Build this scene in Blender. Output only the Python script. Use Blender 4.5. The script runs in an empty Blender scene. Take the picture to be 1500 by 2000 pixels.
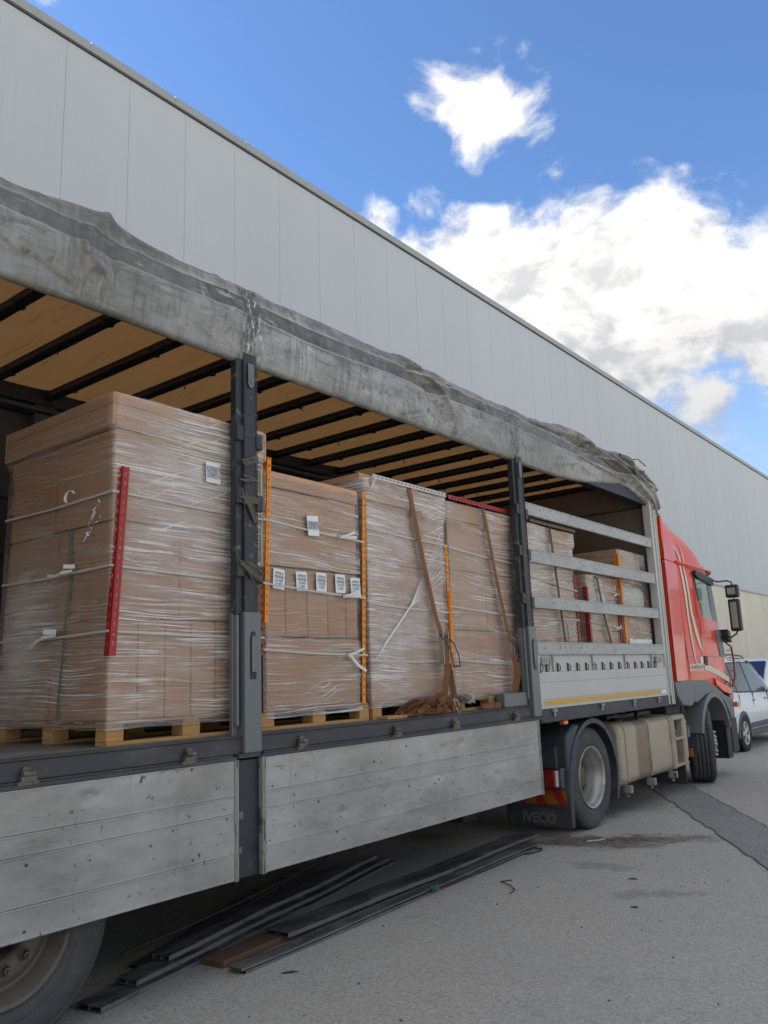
import bpy, bmesh, math, random
from mathutils import Vector, Matrix, noise
random.seed(7)
SC = bpy.context.scene
COL = SC.collection
# ------------------------------------------------------------------ camera
cam_d = bpy.data.cameras.new('camera'); cam = bpy.data.objects.new('camera', cam_d); COL.objects.link(cam)
cam_d.sensor_fit = 'HORIZONTAL'; cam_d.sensor_width = 36.0; cam_d.lens = 36.0*1597.16/1500.0
cam_d.clip_start = 0.05; cam_d.clip_end = 2000
R_ = Vector((0.78218921, 0.62195859, -0.03670914)); U_ = Vector((0.15147081, -0.13268025, 0.97951648)); F_ = R_.cross(U_)*-1.0
m = Matrix((( R_.x, U_.x, -F_.x, 3.6225), (R_.y, U_.y, -F_.y, 0.0), (R_.z, U_.z, -F_.z, 1.5423), (0, 0, 0, 1)))
if F_.y < 0: raise RuntimeError('camera')
cam.matrix_world = m
SC.camera = cam
# ------------------------------------------------------------------ light, sky, exposure
SUN_EL, SUN_AZ = math.radians(36), math.radians(-118)     # azimuth from +Y towards +X : the sun stands behind the warehouse (-X)
sun_dir = Vector((math.sin(SUN_AZ)*math.cos(SUN_EL), math.cos(SUN_AZ)*math.cos(SUN_EL), math.sin(SUN_EL)))
sd = bpy.data.lights.new('sun', 'SUN'); sd.energy = 4.6; sd.angle = math.radians(0.53); sd.color = (1.0, 0.95, 0.87)
sun = bpy.data.objects.new('sun', sd); COL.objects.link(sun)
sun.rotation_euler = (-sun_dir).to_track_quat('-Z', 'Y').to_euler()
SC.view_settings.view_transform = 'Standard'; SC.view_settings.look = 'None'
SC.view_settings.exposure = 1.93; SC.view_settings.gamma = 1.0; SC.view_settings.use_curve_mapping = False
SC.render.engine = 'CYCLES'
SC.cycles.max_bounces = 8; SC.cycles.transparent_max_bounces = 16; SC.cycles.caustics_reflective = False; SC.cycles.caustics_refractive = False
SC.cycles.use_denoising = True


class G:
    """small node-graph helper"""
    def __init__(s, nt): s.nt = nt
    def n(s, t, **k):
        x = s.nt.nodes.new(t)
        for a, b in k.items(): setattr(x, a, b)
        return x
    def set(s, sock, v):
        if hasattr(v, 'node'): s.nt.links.new(v, sock)
        elif isinstance(v, (tuple, list)) and len(v) == 3 and sock.type == 'RGBA': sock.default_value = (*v, 1)
        else: sock.default_value = v
    def pos(s): return s.n('ShaderNodeNewGeometry').outputs['Position']
    def obj(s): return s.n('ShaderNodeTexCoord').outputs['Object']
    def rnd(s): return s.n('ShaderNodeObjectInfo').outputs['Random']
    def map(s, v, sc=(1, 1, 1), rot=(0, 0, 0), loc=(0, 0, 0)):
        x = s.n('ShaderNodeMapping'); s.set(x.inputs['Vector'], v)
        x.inputs['Scale'].default_value = sc; x.inputs['Rotation'].default_value = rot; x.inputs['Location'].default_value = loc
        return x.outputs[0]
    def noise(s, v, sc=5, det=4, ro=.55, dist=0.0, col=False):
        x = s.n('ShaderNodeTexNoise'); s.set(x.inputs['Vector'], v); x.inputs['Scale'].default_value = sc
        x.inputs['Detail'].default_value = det; x.inputs['Roughness'].default_value = ro; x.inputs['Distortion'].default_value = dist
        return x.outputs['Color' if col else 'Fac']
    def voro(s, v, sc=5, feature='F1', out='Distance'):
        x = s.n('ShaderNodeTexVoronoi', feature=feature); s.set(x.inputs['Vector'], v); x.inputs['Scale'].default_value = sc
        return x.outputs[out]
    def rng(s, v, a, b, c=0.0, d=1.0, smooth=False):
        x = s.n('ShaderNodeMapRange'); x.clamp = True
        if smooth: x.interpolation_type = 'SMOOTHSTEP'
        s.set(x.inputs[0], v)
        for i, k in enumerate((a, b, c, d)): s.set(x.inputs[i+1], k)
        return x.outputs[0]
    def m(s, op, a, b=0.0, c=None, clamp=False):
        x = s.n('ShaderNodeMath', operation=op, use_clamp=clamp); s.set(x.inputs[0], a); s.set(x.inputs[1], b)
        if c is not None: s.set(x.inputs[2], c)
        return x.outputs[0]
    def vm(s, op, a, b=(0, 0, 0)):
        x = s.n('ShaderNodeVectorMath', operation=op); s.set(x.inputs[0], a); s.set(x.inputs[1], b)
        return x.outputs['Value' if op in ('DOT_PRODUCT', 'LENGTH', 'DISTANCE') else 'Vector']
    def mix(s, f, a, b, blend='MIX'):
        x = s.n('ShaderNodeMix', data_type='RGBA', blend_type=blend)
        s.set(x.inputs[0], f); s.set(x.inputs[6], a); s.set(x.inputs[7], b)
        return x.outputs[2]
    def sep(s, v):
        x = s.n('ShaderNodeSeparateXYZ'); s.set(x.inputs[0], v); return x.outputs
    def comb(s, a, b, c):
        x = s.n('ShaderNodeCombineXYZ')
        for i, k in enumerate((a, b, c)): s.set(x.inputs[i], k)
        return x.outputs[0]
    def bump(s, h, st=.3, d=.01, nrm=None):
        x = s.n('ShaderNodeBump'); x.inputs['Strength'].default_value = st; x.inputs['Distance'].default_value = d
        s.set(x.inputs['Height'], h)
        if nrm is not None: s.set(x.inputs['Normal'], nrm)
        return x.outputs[0]


# ---- world: Nishita sky with broken cumulus over the whole dome
W = bpy.data.worlds.new('World'); SC.world = W; W.use_nodes = True
nt = W.node_tree; nt.nodes.clear(); g = G(nt)
sky = g.n('ShaderNodeTexSky', sky_type='NISHITA'); sky.sun_disc = False
sky.sun_elevation = SUN_EL; sky.sun_rotation = SUN_AZ; sky.altitude = 300; sky.air_density = 1.1; sky.dust_density = .5; sky.ozone_density = 2.2
dirv = g.vm('NORMALIZE', g.n('ShaderNodeTexCoord').outputs['Generated'])
warp = g.noise(dirv, 5.0, 3, .5, col=True)
wv = g.vm('ADD', dirv, g.vm('SCALE', g.vm('SUBTRACT', warp, (.5, .5, .5)), (0, 0, 0)))
sc_ = wv.node; sc_.inputs[1].default_value = (0, 0, 0)
w2 = g.n('ShaderNodeVectorMath', operation='SCALE'); g.set(w2.inputs[0], g.vm('SUBTRACT', warp, (.5, .5, .5))); w2.inputs['Scale'].default_value = .10
wv = g.vm('ADD', dirv, w2.outputs[0])
dz = g.sep(dirv)[2]
def blob(c, r, amp):
    d = g.vm('DISTANCE', wv, c)
    return g.m('MULTIPLY', g.rng(d, 0.0, r, 1.0, 0.0), amp)
field = None
blobs = [((-.390, .688, .612), .095, 1.15), ((-.360, .706, .604), .065, 1.0), ((-.405, .668, .625), .07, .9), ((-.400, .700, .590), .06, .8), ((-.221, .828, .515), .05, .52), ((-.25, .822, .508), .05, .5), ((-.53, .674, .516), .045, .95),
         ((-.326, .859, .395), .20, 1.7), ((-.44, .775, .452), .14, 1.1), ((-.240, .885, .40), .15, 1.4), ((-.35, .82, .450), .10, .8),
         ((-.277, .925, .300), .15, .8), ((-.17, .915, .36), .15, 1.15), ((-.475, .748, .462), .12, 1.45), ((-.435, .765, .475), .10, 1.3), ((-.40, .80, .45), .11, 1.4), ((-.36, .798, .485), .08, .95), ((-.50, .80, .36), .16, .9)]
for b in blobs:
    q = blob(*b); field = q if field is None else g.m('MAXIMUM', field, q)
inview = g.rng(g.vm('DISTANCE', dirv, (-.42, .74, .52)), .42, .62, 1.0, 0.0, True)
gen = g.noise(g.map(dirv, (1, 1, 1.9)), 2.3, 2, .5)
other = g.m('MULTIPLY', g.m('SUBTRACT', 1.0, inview), g.rng(gen, .38, .55, 0, 1.4))  # cloud outside the view, made denser to brighten the shaded side
field = g.m('MAXIMUM', field, other)
fine = g.noise(g.map(wv, (1, 1, 1.35)), 13.0, 8, .57)
fine2 = g.noise(g.map(g.vm('ADD', wv, (-.012, .004, .016)), (1, 1, 1.35)), 13.0, 8, .57)
dens = g.m('ADD', field, g.m('MULTIPLY', g.m('SUBTRACT', fine, .5), 1.9))
alpha = g.rng(dens, .34, .84, 0, 1, True)
alpha = g.m('MULTIPLY', alpha, g.rng(dz, -.02, .06))
relief = g.m('SUBTRACT', fine, fine2)
core = g.rng(field, .55, 1.5, 0, 1)
lightf = g.m('ADD', g.m('MULTIPLY', relief, 3.4), g.m('SUBTRACT', 1.0, g.m('MULTIPLY', core, .05)))
lowgrey = g.rng(g.m('ADD', dz, g.m('MULTIPLY', g.m('SUBTRACT', g.noise(dirv, 6, 3), .5), .16)), .26, .44, .74, 1.0)
lightf = g.m('MULTIPLY', g.rng(lightf, .55, 1.1, .80, 1.0), lowgrey)
ccol = g.mix(g.rng(lightf, .6, 1.0), (.64, .67, .73), (1.0, .972, .93))
CLOUD = 3.2
cc = g.n('ShaderNodeVectorMath', operation='SCALE'); g.set(cc.inputs[0], ccol); g.set(cc.inputs['Scale'], g.m('MULTIPLY', lightf, CLOUD))
skyc = g.mix(1.0, sky.outputs[0], (.405, .50, .62), 'MULTIPLY')
skyc = g.mix(g.rng(dz, .10, .50, .42, 0), skyc, (1.85, 2.15, 2.5))
cloudsky = g.mix(alpha, skyc, cc.outputs[0])
bg = g.n('ShaderNodeBackground'); g.set(bg.inputs[0], cloudsky); bg.inputs[1].default_value = .10
nt.links.new(bg.outputs[0], g.n('ShaderNodeOutputWorld').inputs[0])


# ------------------------------------------------------------------ materials
def newmat(name):
    mt = bpy.data.materials.new(name); mt.use_nodes = True
    nt = mt.node_tree; b = nt.nodes['Principled BSDF']
    return mt, G(nt), b
def simple(name, col, rough=.5, metal=0.0, var=.12, vs=2.0, bs=60, bst=.15, bd=.002, dirt=None, dscale=6, dth=(.55, .7), damt=.6, stretch=(1, 1, 1), coat=0, spec=None):
    mt, g, b = newmat(name)
    p = g.map(g.pos(), stretch)
    v = g.noise(p, vs, 5, .6)
    c = g.mix(v, tuple(k*(1-var) for k in col), tuple(min(1, k*(1+var)) for k in col))
    if dirt:
        dm = g.m('MULTIPLY', g.rng(g.noise(p, dscale, 6, .65), dth[0], dth[1], 0, 1, True), damt)
        c = g.mix(dm, c, dirt)
    g.set(b.inputs['Base Color'], c)
    g.set(b.inputs['Roughness'], g.rng(v, .2, .8, max(.02, rough-.08), min(1, rough+.08)))
    b.inputs['Metallic'].default_value = metal
    if coat: b.inputs['Coat Weight'].default_value = coat; b.inputs['Coat Roughness'].default_value = .06
    if spec is not None: b.inputs['Specular IOR Level'].default_value = spec
    if bst: g.set(b.inputs['Normal'], g.bump(g.noise(p, bs, 4, .6), bst, bd))
    return mt
MT = {}
# cladding panels: fine vertical lines, each panel very slightly different
mt, g, b = newmat('painted_cladding')
p = g.pos(); x, y, z = g.sep(p)
v = g.noise(g.map(p, (1, 1, .25)), .6, 4)
c = g.mix(v, (.435, .472, .498), (.50, .538, .562))
c = g.mix(g.m('MULTIPLY', g.rng(g.noise(g.map(p, (1, 9, .18)), 1.6, 6, .65), .5, .8), .12), c, (.37, .385, .38))
c = g.mix(g.rng(g.rnd(), 0, 1, 0, .012), c, (.40, .42, .43))
ribs = g.m('ADD', g.m('MULTIPLY', g.m('SINE', g.m('MULTIPLY', y, 2*math.pi/.05)), .5), .5)
g.set(b.inputs['Base Color'], g.mix(g.m('MULTIPLY', g.rng(ribs, .75, 1), .05), c, (.34, .36, .36)))
b.inputs['Roughness'].default_value = .5
g.set(b.inputs['Normal'], g.bump(g.m('ADD', g.rng(ribs, .7, 1, 1, 0), g.m('MULTIPLY', g.noise(p, .9, 2), 6)), .12, .002))
MT['clad'] = mt
MT['coping'] = simple('coping_metal', (.31, .335, .345), .45, .0, .08, 1.5)
MT['joint'] = simple('dark_joint', (.02, .022, .022), .9, bst=0)
mt, g, b = newmat('stained_concrete'); p = g.pos()
v = g.noise(p, .8, 7, .65); c = g.mix(v, (.56, .53, .42), (.78, .75, .62))
c = g.mix(g.m('MULTIPLY', g.rng(g.noise(g.map(p, (1, 3, .25)), 1.2, 6, .7), .52, .75), .6), c, (.30, .28, .23))
g.set(b.inputs['Base Color'], c); b.inputs['Roughness'].default_value = .9
g.set(b.inputs['Normal'], g.bump(g.noise(p, 30, 5), .3, .004)); MT['concrete'] = mt
# asphalt
def asphalt(name, lo, hi, stains_and_tones):
    mt, g, b = newmat(name); p = g.pos()
    big = g.noise(p, .45, 5, .6); mid = g.noise(p, 5, 5, .65)
    c = g.mix(g.m('ADD', g.m('MULTIPLY', big, .6), g.m('MULTIPLY', mid, .4)), lo, hi)
    vc = g.n('ShaderNodeTexVoronoi'); g.set(vc.inputs['Vector'], p); vc.inputs['Scale'].default_value = 95
    st = g.sep(vc.outputs['Color'])[0]
    c = g.mix(g.m('MULTIPLY', g.rng(st, .72, .98), .45), c, (.60, .585, .54))
    c = g.mix(g.m('MULTIPLY', g.rng(st, .0, .25, 1, 0), .38), c, (.07, .07, .07))
    sp = g.noise(g.map(p, (1, 1, 1)), 26, 6, .75)
    c = g.mix(g.m('MULTIPLY', g.rng(sp, .58, .72), .35), c, (.10, .095, .09))
    c = g.mix(g.m('MULTIPLY', g.rng(g.noise(p, 1.7, 8, .7), .58, .72), .32), c, (.10, .10, .098))
    c = g.mix(g.m('MULTIPLY', g.rng(g.noise(g.map(p, (1, 1, 1), loc=(9, 4, 0)), .9, 6, .6), .50, .75), .35), c, (.35, .34, .31))
    rough = .88
    if stains_and_tones:
        x, y, z = g.sep(p)
        wn = g.noise(p, 3.5, 7, .68, col=True)
        wsc = g.n('ShaderNodeVectorMath', operation='SCALE'); g.set(wsc.inputs[0], g.vm('SUBTRACT', wn, (.5, .5, .5))); wsc.inputs['Scale'].default_value = .75
        pw = g.vm('ADD', p, wsc.outputs[0])
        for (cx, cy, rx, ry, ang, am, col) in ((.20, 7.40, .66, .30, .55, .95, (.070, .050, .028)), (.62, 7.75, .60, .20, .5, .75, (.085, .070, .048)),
                                             (-.55, 9.6, .65, 1.0, 0, .6, (.075, .073, .068)), (-.45, 8.7, .28, .9, 0, .45, (.10, .09, .08)),  # darker ellipses beneath the fuel tank and beside the drive wheel
                                             (1.25, 5.9, .35, .1, .6, .4, (.10, .10, .10)), (.6, 6.5, .3, .1, .3, .4, (.10, .10, .10)), (-1.6, 4.0, .9, 5.0, 0, .5, (.11, .105, .095))):  # the last, long ellipse darkens the ground beneath the trailer
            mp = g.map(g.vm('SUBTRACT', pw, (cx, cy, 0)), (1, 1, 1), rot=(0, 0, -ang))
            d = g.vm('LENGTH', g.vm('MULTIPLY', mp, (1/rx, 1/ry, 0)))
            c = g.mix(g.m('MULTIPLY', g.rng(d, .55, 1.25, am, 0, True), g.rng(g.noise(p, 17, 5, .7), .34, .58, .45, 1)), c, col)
    g.set(b.inputs['Base Color'], c); b.inputs['Roughness'].default_value = rough
    h = g.m('ADD', g.m('MULTIPLY', g.voro(p, 130), .6), g.m('MULTIPLY', g.noise(p, 40, 5, .7), .8))
    g.set(b.inputs['Normal'], g.bump(h, .75, .006))
    return mt
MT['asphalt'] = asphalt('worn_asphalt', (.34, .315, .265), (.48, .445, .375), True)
MT['patch'] = asphalt('newer_asphalt_patch', (.185, .182, .172), (.265, .26, .24), False)
# aluminium boards
def alu(name, lo, hi, grime=.5, scr=1.0, metal=.35, scuff=.65):
    mt, g, b = newmat(name); p = g.pos(); ob = g.rnd()
    v = g.noise(g.map(p, (1, .5, 1.3)), 2.6, 7, .68)
    c = g.mix(g.rng(v, .32, .66), lo, hi)
    c = g.mix(g.rng(ob, 0, 1, 0, .16), c, (.30, .32, .34))
    # sooty vertical streaks, horizontal scrapes, speckled dents
    sA = g.rng(g.noise(g.map(p, (1, 7, .8)), 3.0, 6, .7), .60, .74)
    c = g.mix(g.m('MULTIPLY', sA, .30*grime), c, (.17, .165, .15))
    sB = g.rng(g.noise(g.map(p, (1, 1.2, 26)), 3.2, 5, .7, .3), .63, .67)
    gate = g.rng(g.noise(p, 2.1, 3), .44, .56)
    c = g.mix(g.m('MULTIPLY', g.m('MULTIPLY', sB, gate), .75*scr), c, (.06, .06, .057))
    sC = g.rng(g.noise(g.map(p, (1, 9, 5), rot=(.5, 0, 0)), 4.0, 4, .65, .8), scuff, scuff+.035)
    c = g.mix(g.m('MULTIPLY', sC, .8*scr), c, (.05, .05, .047))
    vd = g.n('ShaderNodeTexVoronoi'); g.set(vd.inputs['Vector'], g.map(p, (0, 1, 1.2))); vd.inputs['Scale'].default_value = 9
    dots = g.m('MULTIPLY', g.rng(vd.outputs['Distance'], .05, .11, 1, 0), g.rng(g.sep(vd.outputs['Color'])[0], .80, .82))
    c = g.mix(g.m('MULTIPLY', dots, .85*scr), c, (.05, .048, .045))
    g.set(b.inputs['Base Color'], c)
    b.inputs['Metallic'].default_value = metal
    g.set(b.inputs['Roughness'], g.rng(v, .2, .8, .38, .6))
    h = g.m('SUBTRACT', g.m('MULTIPLY', g.noise(g.map(p, (1, .7, 1.5)), 6, 4), 1.2), g.m('MULTIPLY', dots, .5))
    g.set(b.inputs['Normal'], g.bump(h, .35, .006))
    return mt
MT['alu'] = alu('weathered_aluminium', (.26, .258, .235), (.48, .475, .44), 1.4, 1.2, .35, .66)
MT['alu_slat'] = alu('slat_aluminium', (.30, .305, .295), (.46, .465, .44), 1.3, 1.3, .3, .60)
MT['white_alu'] = alu('painted_white_board', (.47, .47, .44), (.56, .56, .52), .8, .4, .0)
MT['hinge'] = simple('rusty_hinge', (.17, .15, .13), .6, .4, .3, 12, dirt=(.05, .04, .035), dscale=14, dth=(.45, .6), damt=.7)
MT['frame_worn'] = simple('worn_frame_metal', (.34, .335, .30), .6, .2, .25, 6, dirt=(.05, .05, .045), dscale=14, dth=(.5, .6), damt=.8, stretch=(1, 6, .5))
MT['chassis'] = simple('grey_blue_steel', (.048, .052, .057), .6, .0, .25, 3, dirt=(.16, .155, .14), dscale=5, dth=(.5, .75), damt=.5, stretch=(1, .5, 2))
MT['post_dark'] = simple('dark_blue_post_steel', (.024, .027, .032), .5, .0, .3, 4, dirt=(.21, .19, .15), dscale=16, dth=(.58, .65), damt=.6)
MT['post_light'] = simple('grey_blue_sleeve_paint', (.145, .160, .166), .45, .1, .12, 3, dirt=(.08, .085, .085), dscale=9, dth=(.6, .7), damt=.5)
MT['navy'] = simple('navy_steel', (.036, .042, .052), .5, .1, .25, 5, dirt=(.12, .13, .14), dscale=14, dth=(.6, .7), damt=.4)  # navy is the lower post's own colour
MT['bow'] = simple('roof_bow_steel', (.014, .018, .034), .45, .3, .2, 8, dirt=(.06, .06, .06), dscale=8, dth=(.6, .75), damt=.4)
MT['black'] = simple('black_plastic', (.018, .019, .021), .55, bst=.1)
MT['rubberflap'] = simple('dusty_rubber', (.055, .06, .065), .75, 0, .25, 6, dirt=(.16, .155, .145), dscale=5, dth=(.5, .75), damt=.6)
MT['fender'] = simple('dusty_grey_plastic', (.052, .062, .078), .6, 0, .2, 3, dirt=(.15, .15, .145), dscale=4, dth=(.48, .75), damt=.55)
MT['trim'] = simple('light_grey_plastic', (.155, .170, .180), .55, 0, .1, 3)
MT['tyre'] = simple('tyre_rubber', (.060, .063, .063), .78, 0, .25, 3, dirt=(.13, .13, .12), dscale=4, dth=(.42, .72), damt=.6, bs=120, bst=.25)
MT['tread'] = simple('tread_rubber', (.030, .032, .034), .8, 0, .2, 8)
MT['rim'] = simple('steel_rim', (.42, .41, .38), .38, .55, .2, 5, dirt=(.14, .12, .09), dscale=6, dth=(.5, .7), damt=.6)
MT['rim_dark'] = simple('dusty_rim', (.15, .135, .105), .6, .3, .3, 5, dirt=(.05, .045, .04), dscale=8, dth=(.5, .7), damt=.7)
MT['tank'] = simple('dust_covered_tank', (.44, .375, .275), .6, .1, .12, 2.2, dirt=(.27, .215, .15), dscale=1.6, dth=(.5, .62), damt=.6)
_t = MT['tank'].node_tree; _g = G(_t); _b = _t.nodes['Principled BSDF']; _src = _b.inputs['Base Color'].links[0].from_socket
_p = _g.pos(); _y = _g.m('ADD', _g.sep(_p)[1], _g.m('MULTIPLY', _g.m('SUBTRACT', _g.noise(_p, 5, 4), .5), .18))
_wet = _g.m('MULTIPLY', _g.rng(_y, 9.12, 9.20, 0, 1, True), _g.rng(_y, 9.50, 9.54, 1, 0, True))      # fuel-soaked dust beside the middle strap
_g.set(_b.inputs['Base Color'], _g.mix(_g.m('MULTIPLY', _wet, .75), _src, (.20, .145, .095)))
MT['red'] = simple('red_truck_paint', (.70, .046, .011), .32, 0, .06, 2, bst=0, coat=.2, spec=.3, dirt=(.36, .06, .035), dscale=3, dth=(.5, .8), damt=.4)
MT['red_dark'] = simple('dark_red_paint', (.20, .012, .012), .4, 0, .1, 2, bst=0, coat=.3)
MT['stripe'] = simple('cream_stripe', (.66, .58, .47), .45, 0, .12, 9, bst=0)
MT['badge'] = simple('badge_print', (.30, .17, .15), .6, bst=0)
MT['amber'] = simple('amber_lens', (.75, .16, .02), .25, bst=0)
MT['redlens'] = simple('red_lens', (.28, .022, .016), .25, 0, .2, 4, bst=0)
MT['orange_retro'] = simple('orange_reflector', (.42, .115, .012), .5, 0, .2, 5)
MT['red_retro'] = simple('red_reflector', (.33, .025, .014), .5, 0, .2, 5)
MT['yellow'] = simple('yellow_tape', (.62, .36, .03), .5, 0, .12, 4, bst=0)
MT['wood'] = simple('pallet_wood', (.47, .27, .10), .8, 0, .35, 4, bs=40, bst=.5, bd=.003, stretch=(3, 1, 12), dirt=(.20, .12, .06), dscale=6, dth=(.55, .7), damt=.5)
MT['oldwood'] = simple('weathered_brown_plank', (.13, .075, .04), .85, 0, .35, 5, stretch=(8, 1, 4), bs=30, bst=.5)
MT['floorwood'] = simple('scuffed_deck_ply', (.17, .145, .115), .8, 0, .3, 2.5, stretch=(1, .4, 1), dirt=(.30, .28, .24), dscale=4, dth=(.5, .7), damt=.5)
MT['rope'] = simple('frayed_tape', (.10, .088, .062), .8, 0, .35, 20, stretch=(4, 4, 1))
MT['cardedge'] = simple('pale_card', (.52, .44, .34), .85, 0, .12, 4)
def card(name, c0, c1, sy=1.0):
    mt, g, b = newmat(name); p = g.pos()
    v = g.noise(p, 2.2, 5, .6); c = g.mix(v, c0, c1)
    c = g.mix(g.rng(g.rnd(), 0, 1, 0, .30), c, tuple(k*.72 for k in c0))
    c = g.mix(g.m('MULTIPLY', g.rng(g.noise(g.map(p, (1, 1, 30)), 4, 3), .5, .8), .2), c, tuple(k*.8 for k in c0))
    g.set(b.inputs['Base Color'], c); b.inputs['Roughness'].default_value = .85
    g.set(b.inputs['Normal'], g.bump(g.noise(p, 14, 4), .2, .006)); return mt
MT['card'] = card('brown_cardboard', (.54, .30, .165), (.66, .385, .22))
MT['card_dark'] = card('dark_cardboard', (.20, .12, .08), (.27, .165, .11))
MT['angle_red'] = simple('red_slotted_steel', (.36, .014, .012), .45, .1, .2, 8, bst=0)
MT['angle_orange'] = simple('orange_slotted_steel', (.80, .27, .012), .45, .1, .12, 8, bst=0)
MT['angle_brown'] = simple('brown_slotted_steel', (.26, .07, .015), .5, .1, .2, 8, bst=0)
MT['angle_white'] = simple('white_slotted_steel', (.55, .52, .48), .5, .1, .1, 8, bst=0)
MT['angle_dark'] = simple('dark_slotted_steel', (.20, .15, .13), .5, .1, .2, 8, bst=0)
MT['band'] = simple('white_strapping', (.72, .71, .67), .45, 0, .08, 5, bst=0)
MT['band_dull'] = simple('translucent_strapping', (.50, .48, .45), .5, 0, .1, 5, bst=0)
MT['paper'] = simple('label_paper', (.78, .82, .84), .8, 0, .05, 5, bst=0)
MT['ink'] = simple('label_ink', (.27, .29, .33), .8, bst=0)
MT['web'] = simple('brown_webbing', (.20, .088, .034), .8, 0, .25, 5, bs=200, bst=.4, dirt=(.10, .055, .03), dscale=5, dth=(.5, .7), damt=.5)
MT['web_dark'] = simple('dirty_webbing', (.10, .07, .05), .85, 0, .3, 6)
MT['steel'] = simple('zinc_steel', (.38, .37, .34), .35, .8, .2, 9)
MT['mirrorglass'] = simple('mirror_glass', (.26, .33, .27), .12, 0.0, .3, 9, bst=0)  # greenish base stands in for what the truck mirror reflects
MT['slatdark'] = simple('dirty_dark_slat', (.042, .047, .052), .6, .0, .35, 4, dirt=(.19, .175, .15), dscale=6, dth=(.40, .64), damt=.75, stretch=(2, .5, 2))
MT['slatedge'] = simple('grimy_pale_edge', (.17, .17, .155), .6, .2, .3, 4, dirt=(.06, .06, .05), dscale=9, dth=(.5, .7), damt=.7)
MT['rust'] = simple('rusty_rod', (.075, .05, .035), .8, .3, .3, 12)
MT['whitecar'] = simple('white_car_paint', (.74, .76, .78), .35, 0, .02, 2, bst=0, coat=.25)
MT['carplastic'] = simple('grey_car_plastic', (.10, .105, .11), .6, bst=0)
MT['alloy'] = simple('alloy_wheel', (.62, .62, .60), .35, .6, .1, 5, bst=0)
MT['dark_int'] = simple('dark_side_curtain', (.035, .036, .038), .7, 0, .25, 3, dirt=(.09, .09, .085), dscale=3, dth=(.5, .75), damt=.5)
MT['bulk'] = simple('dusty_bulkhead', (.15, .125, .105), .7, 0, .2, 2, dirt=(.075, .06, .05), dscale=3, dth=(.5, .75), damt=.5)
def glass(name, col, rough=.06):
    mt, g, b = newmat(name)
    b.inputs['Base Color'].default_value = (*col, 1); b.inputs['Roughness'].default_value = rough
    b.inputs['Specular IOR Level'].default_value = .45
    return mt
MT['glass'] = glass('green_tinted_glass', (.20, .29, .24))
MT['cabglass'] = glass('dark_car_glass', (.012, .018, .022), .12)
MT['blueglass'] = glass('blue_windscreen', (.02, .035, .09))
# roof sheet seen from inside
mt, g, b = newmat('tan_roof_sheet'); p = g.pos()
c = g.mix(g.noise(g.map(p, (.6, 2.5, 1)), 1.6, 6, .6), (.27, .145, .068), (.38, .21, .10))
c = g.mix(g.m('MULTIPLY', g.rng(g.noise(g.map(p, (1, 9, 1), rot=(0, 0, .25)), 2.2, 5, .7), .54, .68), .75), c, (.14, .07, .03))
g.set(b.inputs['Base Color'], c); b.inputs['Roughness'].default_value = .7
b.inputs['Subsurface Weight'].default_value = 0
tr = g.n('ShaderNodeBsdfTranslucent'); g.set(tr.inputs[0], g.mix(.5, c, (.75, .36, .10)))
ms = g.n('ShaderNodeMixShader'); ms.inputs[0].default_value = .38
g.nt.links.new(b.outputs[0], ms.inputs[1]); g.nt.links.new(tr.outputs[0], ms.inputs[2])
g.nt.links.new(ms.outputs[0], g.nt.nodes['Material Output'].inputs[0])
g.set(b.inputs['Normal'], g.bump(g.noise(g.map(p, (1, 3, 1)), 3, 5), .3, .02)); MT['roof'] = mt
# side curtain, weathered grey pvc
mt, g, b = newmat('weathered_grey_curtain'); p = g.pos(); x, y, z = g.sep(p)
v = g.noise(g.map(p, (1, .8, 1.2)), 3.2, 7, .66)
c = g.mix(g.rng(v, .34, .62), (.14, .145, .142), (.42, .435, .425))
wob = g.m('ADD', g.m('MULTIPLY', g.m('SINE', g.m('MULTIPLY', y, 1.3)), .015), g.m('MULTIPLY', g.m('SINE', g.m('ADD', g.m('MULTIPLY', y, 4.1), 1.0)), .008))
zz = g.m('SUBTRACT', z, wob)
bandm = g.m('MULTIPLY', g.rng(zz, 3.805, 3.82, 0, 1, True), g.rng(zz, 3.918, 3.93, 1, 0, True))
c = g.mix(g.rng(zz, 3.795, 3.81, .5, 0), c, (.34, .355, .345))
c = g.mix(g.m('MULTIPLY', bandm, g.rng(g.noise(p, 5, 6, .7), .30, .58, .45, .95)), c, (.075, .075, .070))
c = g.mix(g.m('MULTIPLY', g.rng(zz, 3.92, 3.97), .5), c, (.17, .175, .165))
c = g.mix(g.m('MULTIPLY', g.rng(g.noise(g.map(p, (1, 8, .7)), 1.6, 6, .7), .50, .68), .50), c, (.12, .118, .105))
c = g.mix(g.m('MULTIPLY', g.rng(g.noise(g.map(p, (1, 2.2, 6), rot=(.35, 0, 0)), 3.0, 6, .72, .6), .60, .66), .55), c, (.07, .07, .062))
fl = g.noise(g.map(p, (1, 1.6, 1)), 10, 9, .78)
c = g.mix(g.m('MULTIPLY', g.rng(fl, .55, .60), g.rng(g.noise(p, 1.9, 3), .42, .60, .1, .75)), c, (.085, .083, .074))
c = g.mix(g.m('MULTIPLY', g.rng(fl, .36, .42, 1, 0), g.rng(g.noise(g.map(p, loc=(3, 3, 3)), 2.3, 3), .44, .60, .05, .6)), c, (.58, .59, .55))
c = g.mix(g.m('MULTIPLY', g.rng(g.noise(g.map(p, (1, .7, 4)), 3.2, 9, .76), .49, .60), g.rng(zz, 3.62, 3.92, .30, .85)), c, (.055, .056, .053))
c = g.mix(g.m('MULTIPLY', g.rng(g.noise(g.map(p, (1, 14, .9)), 2.2, 7, .72), .52, .62), g.rng(g.noise(p, 1.6, 3), .42, .58, .1, .7)), c, (.075, .076, .072))
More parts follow.
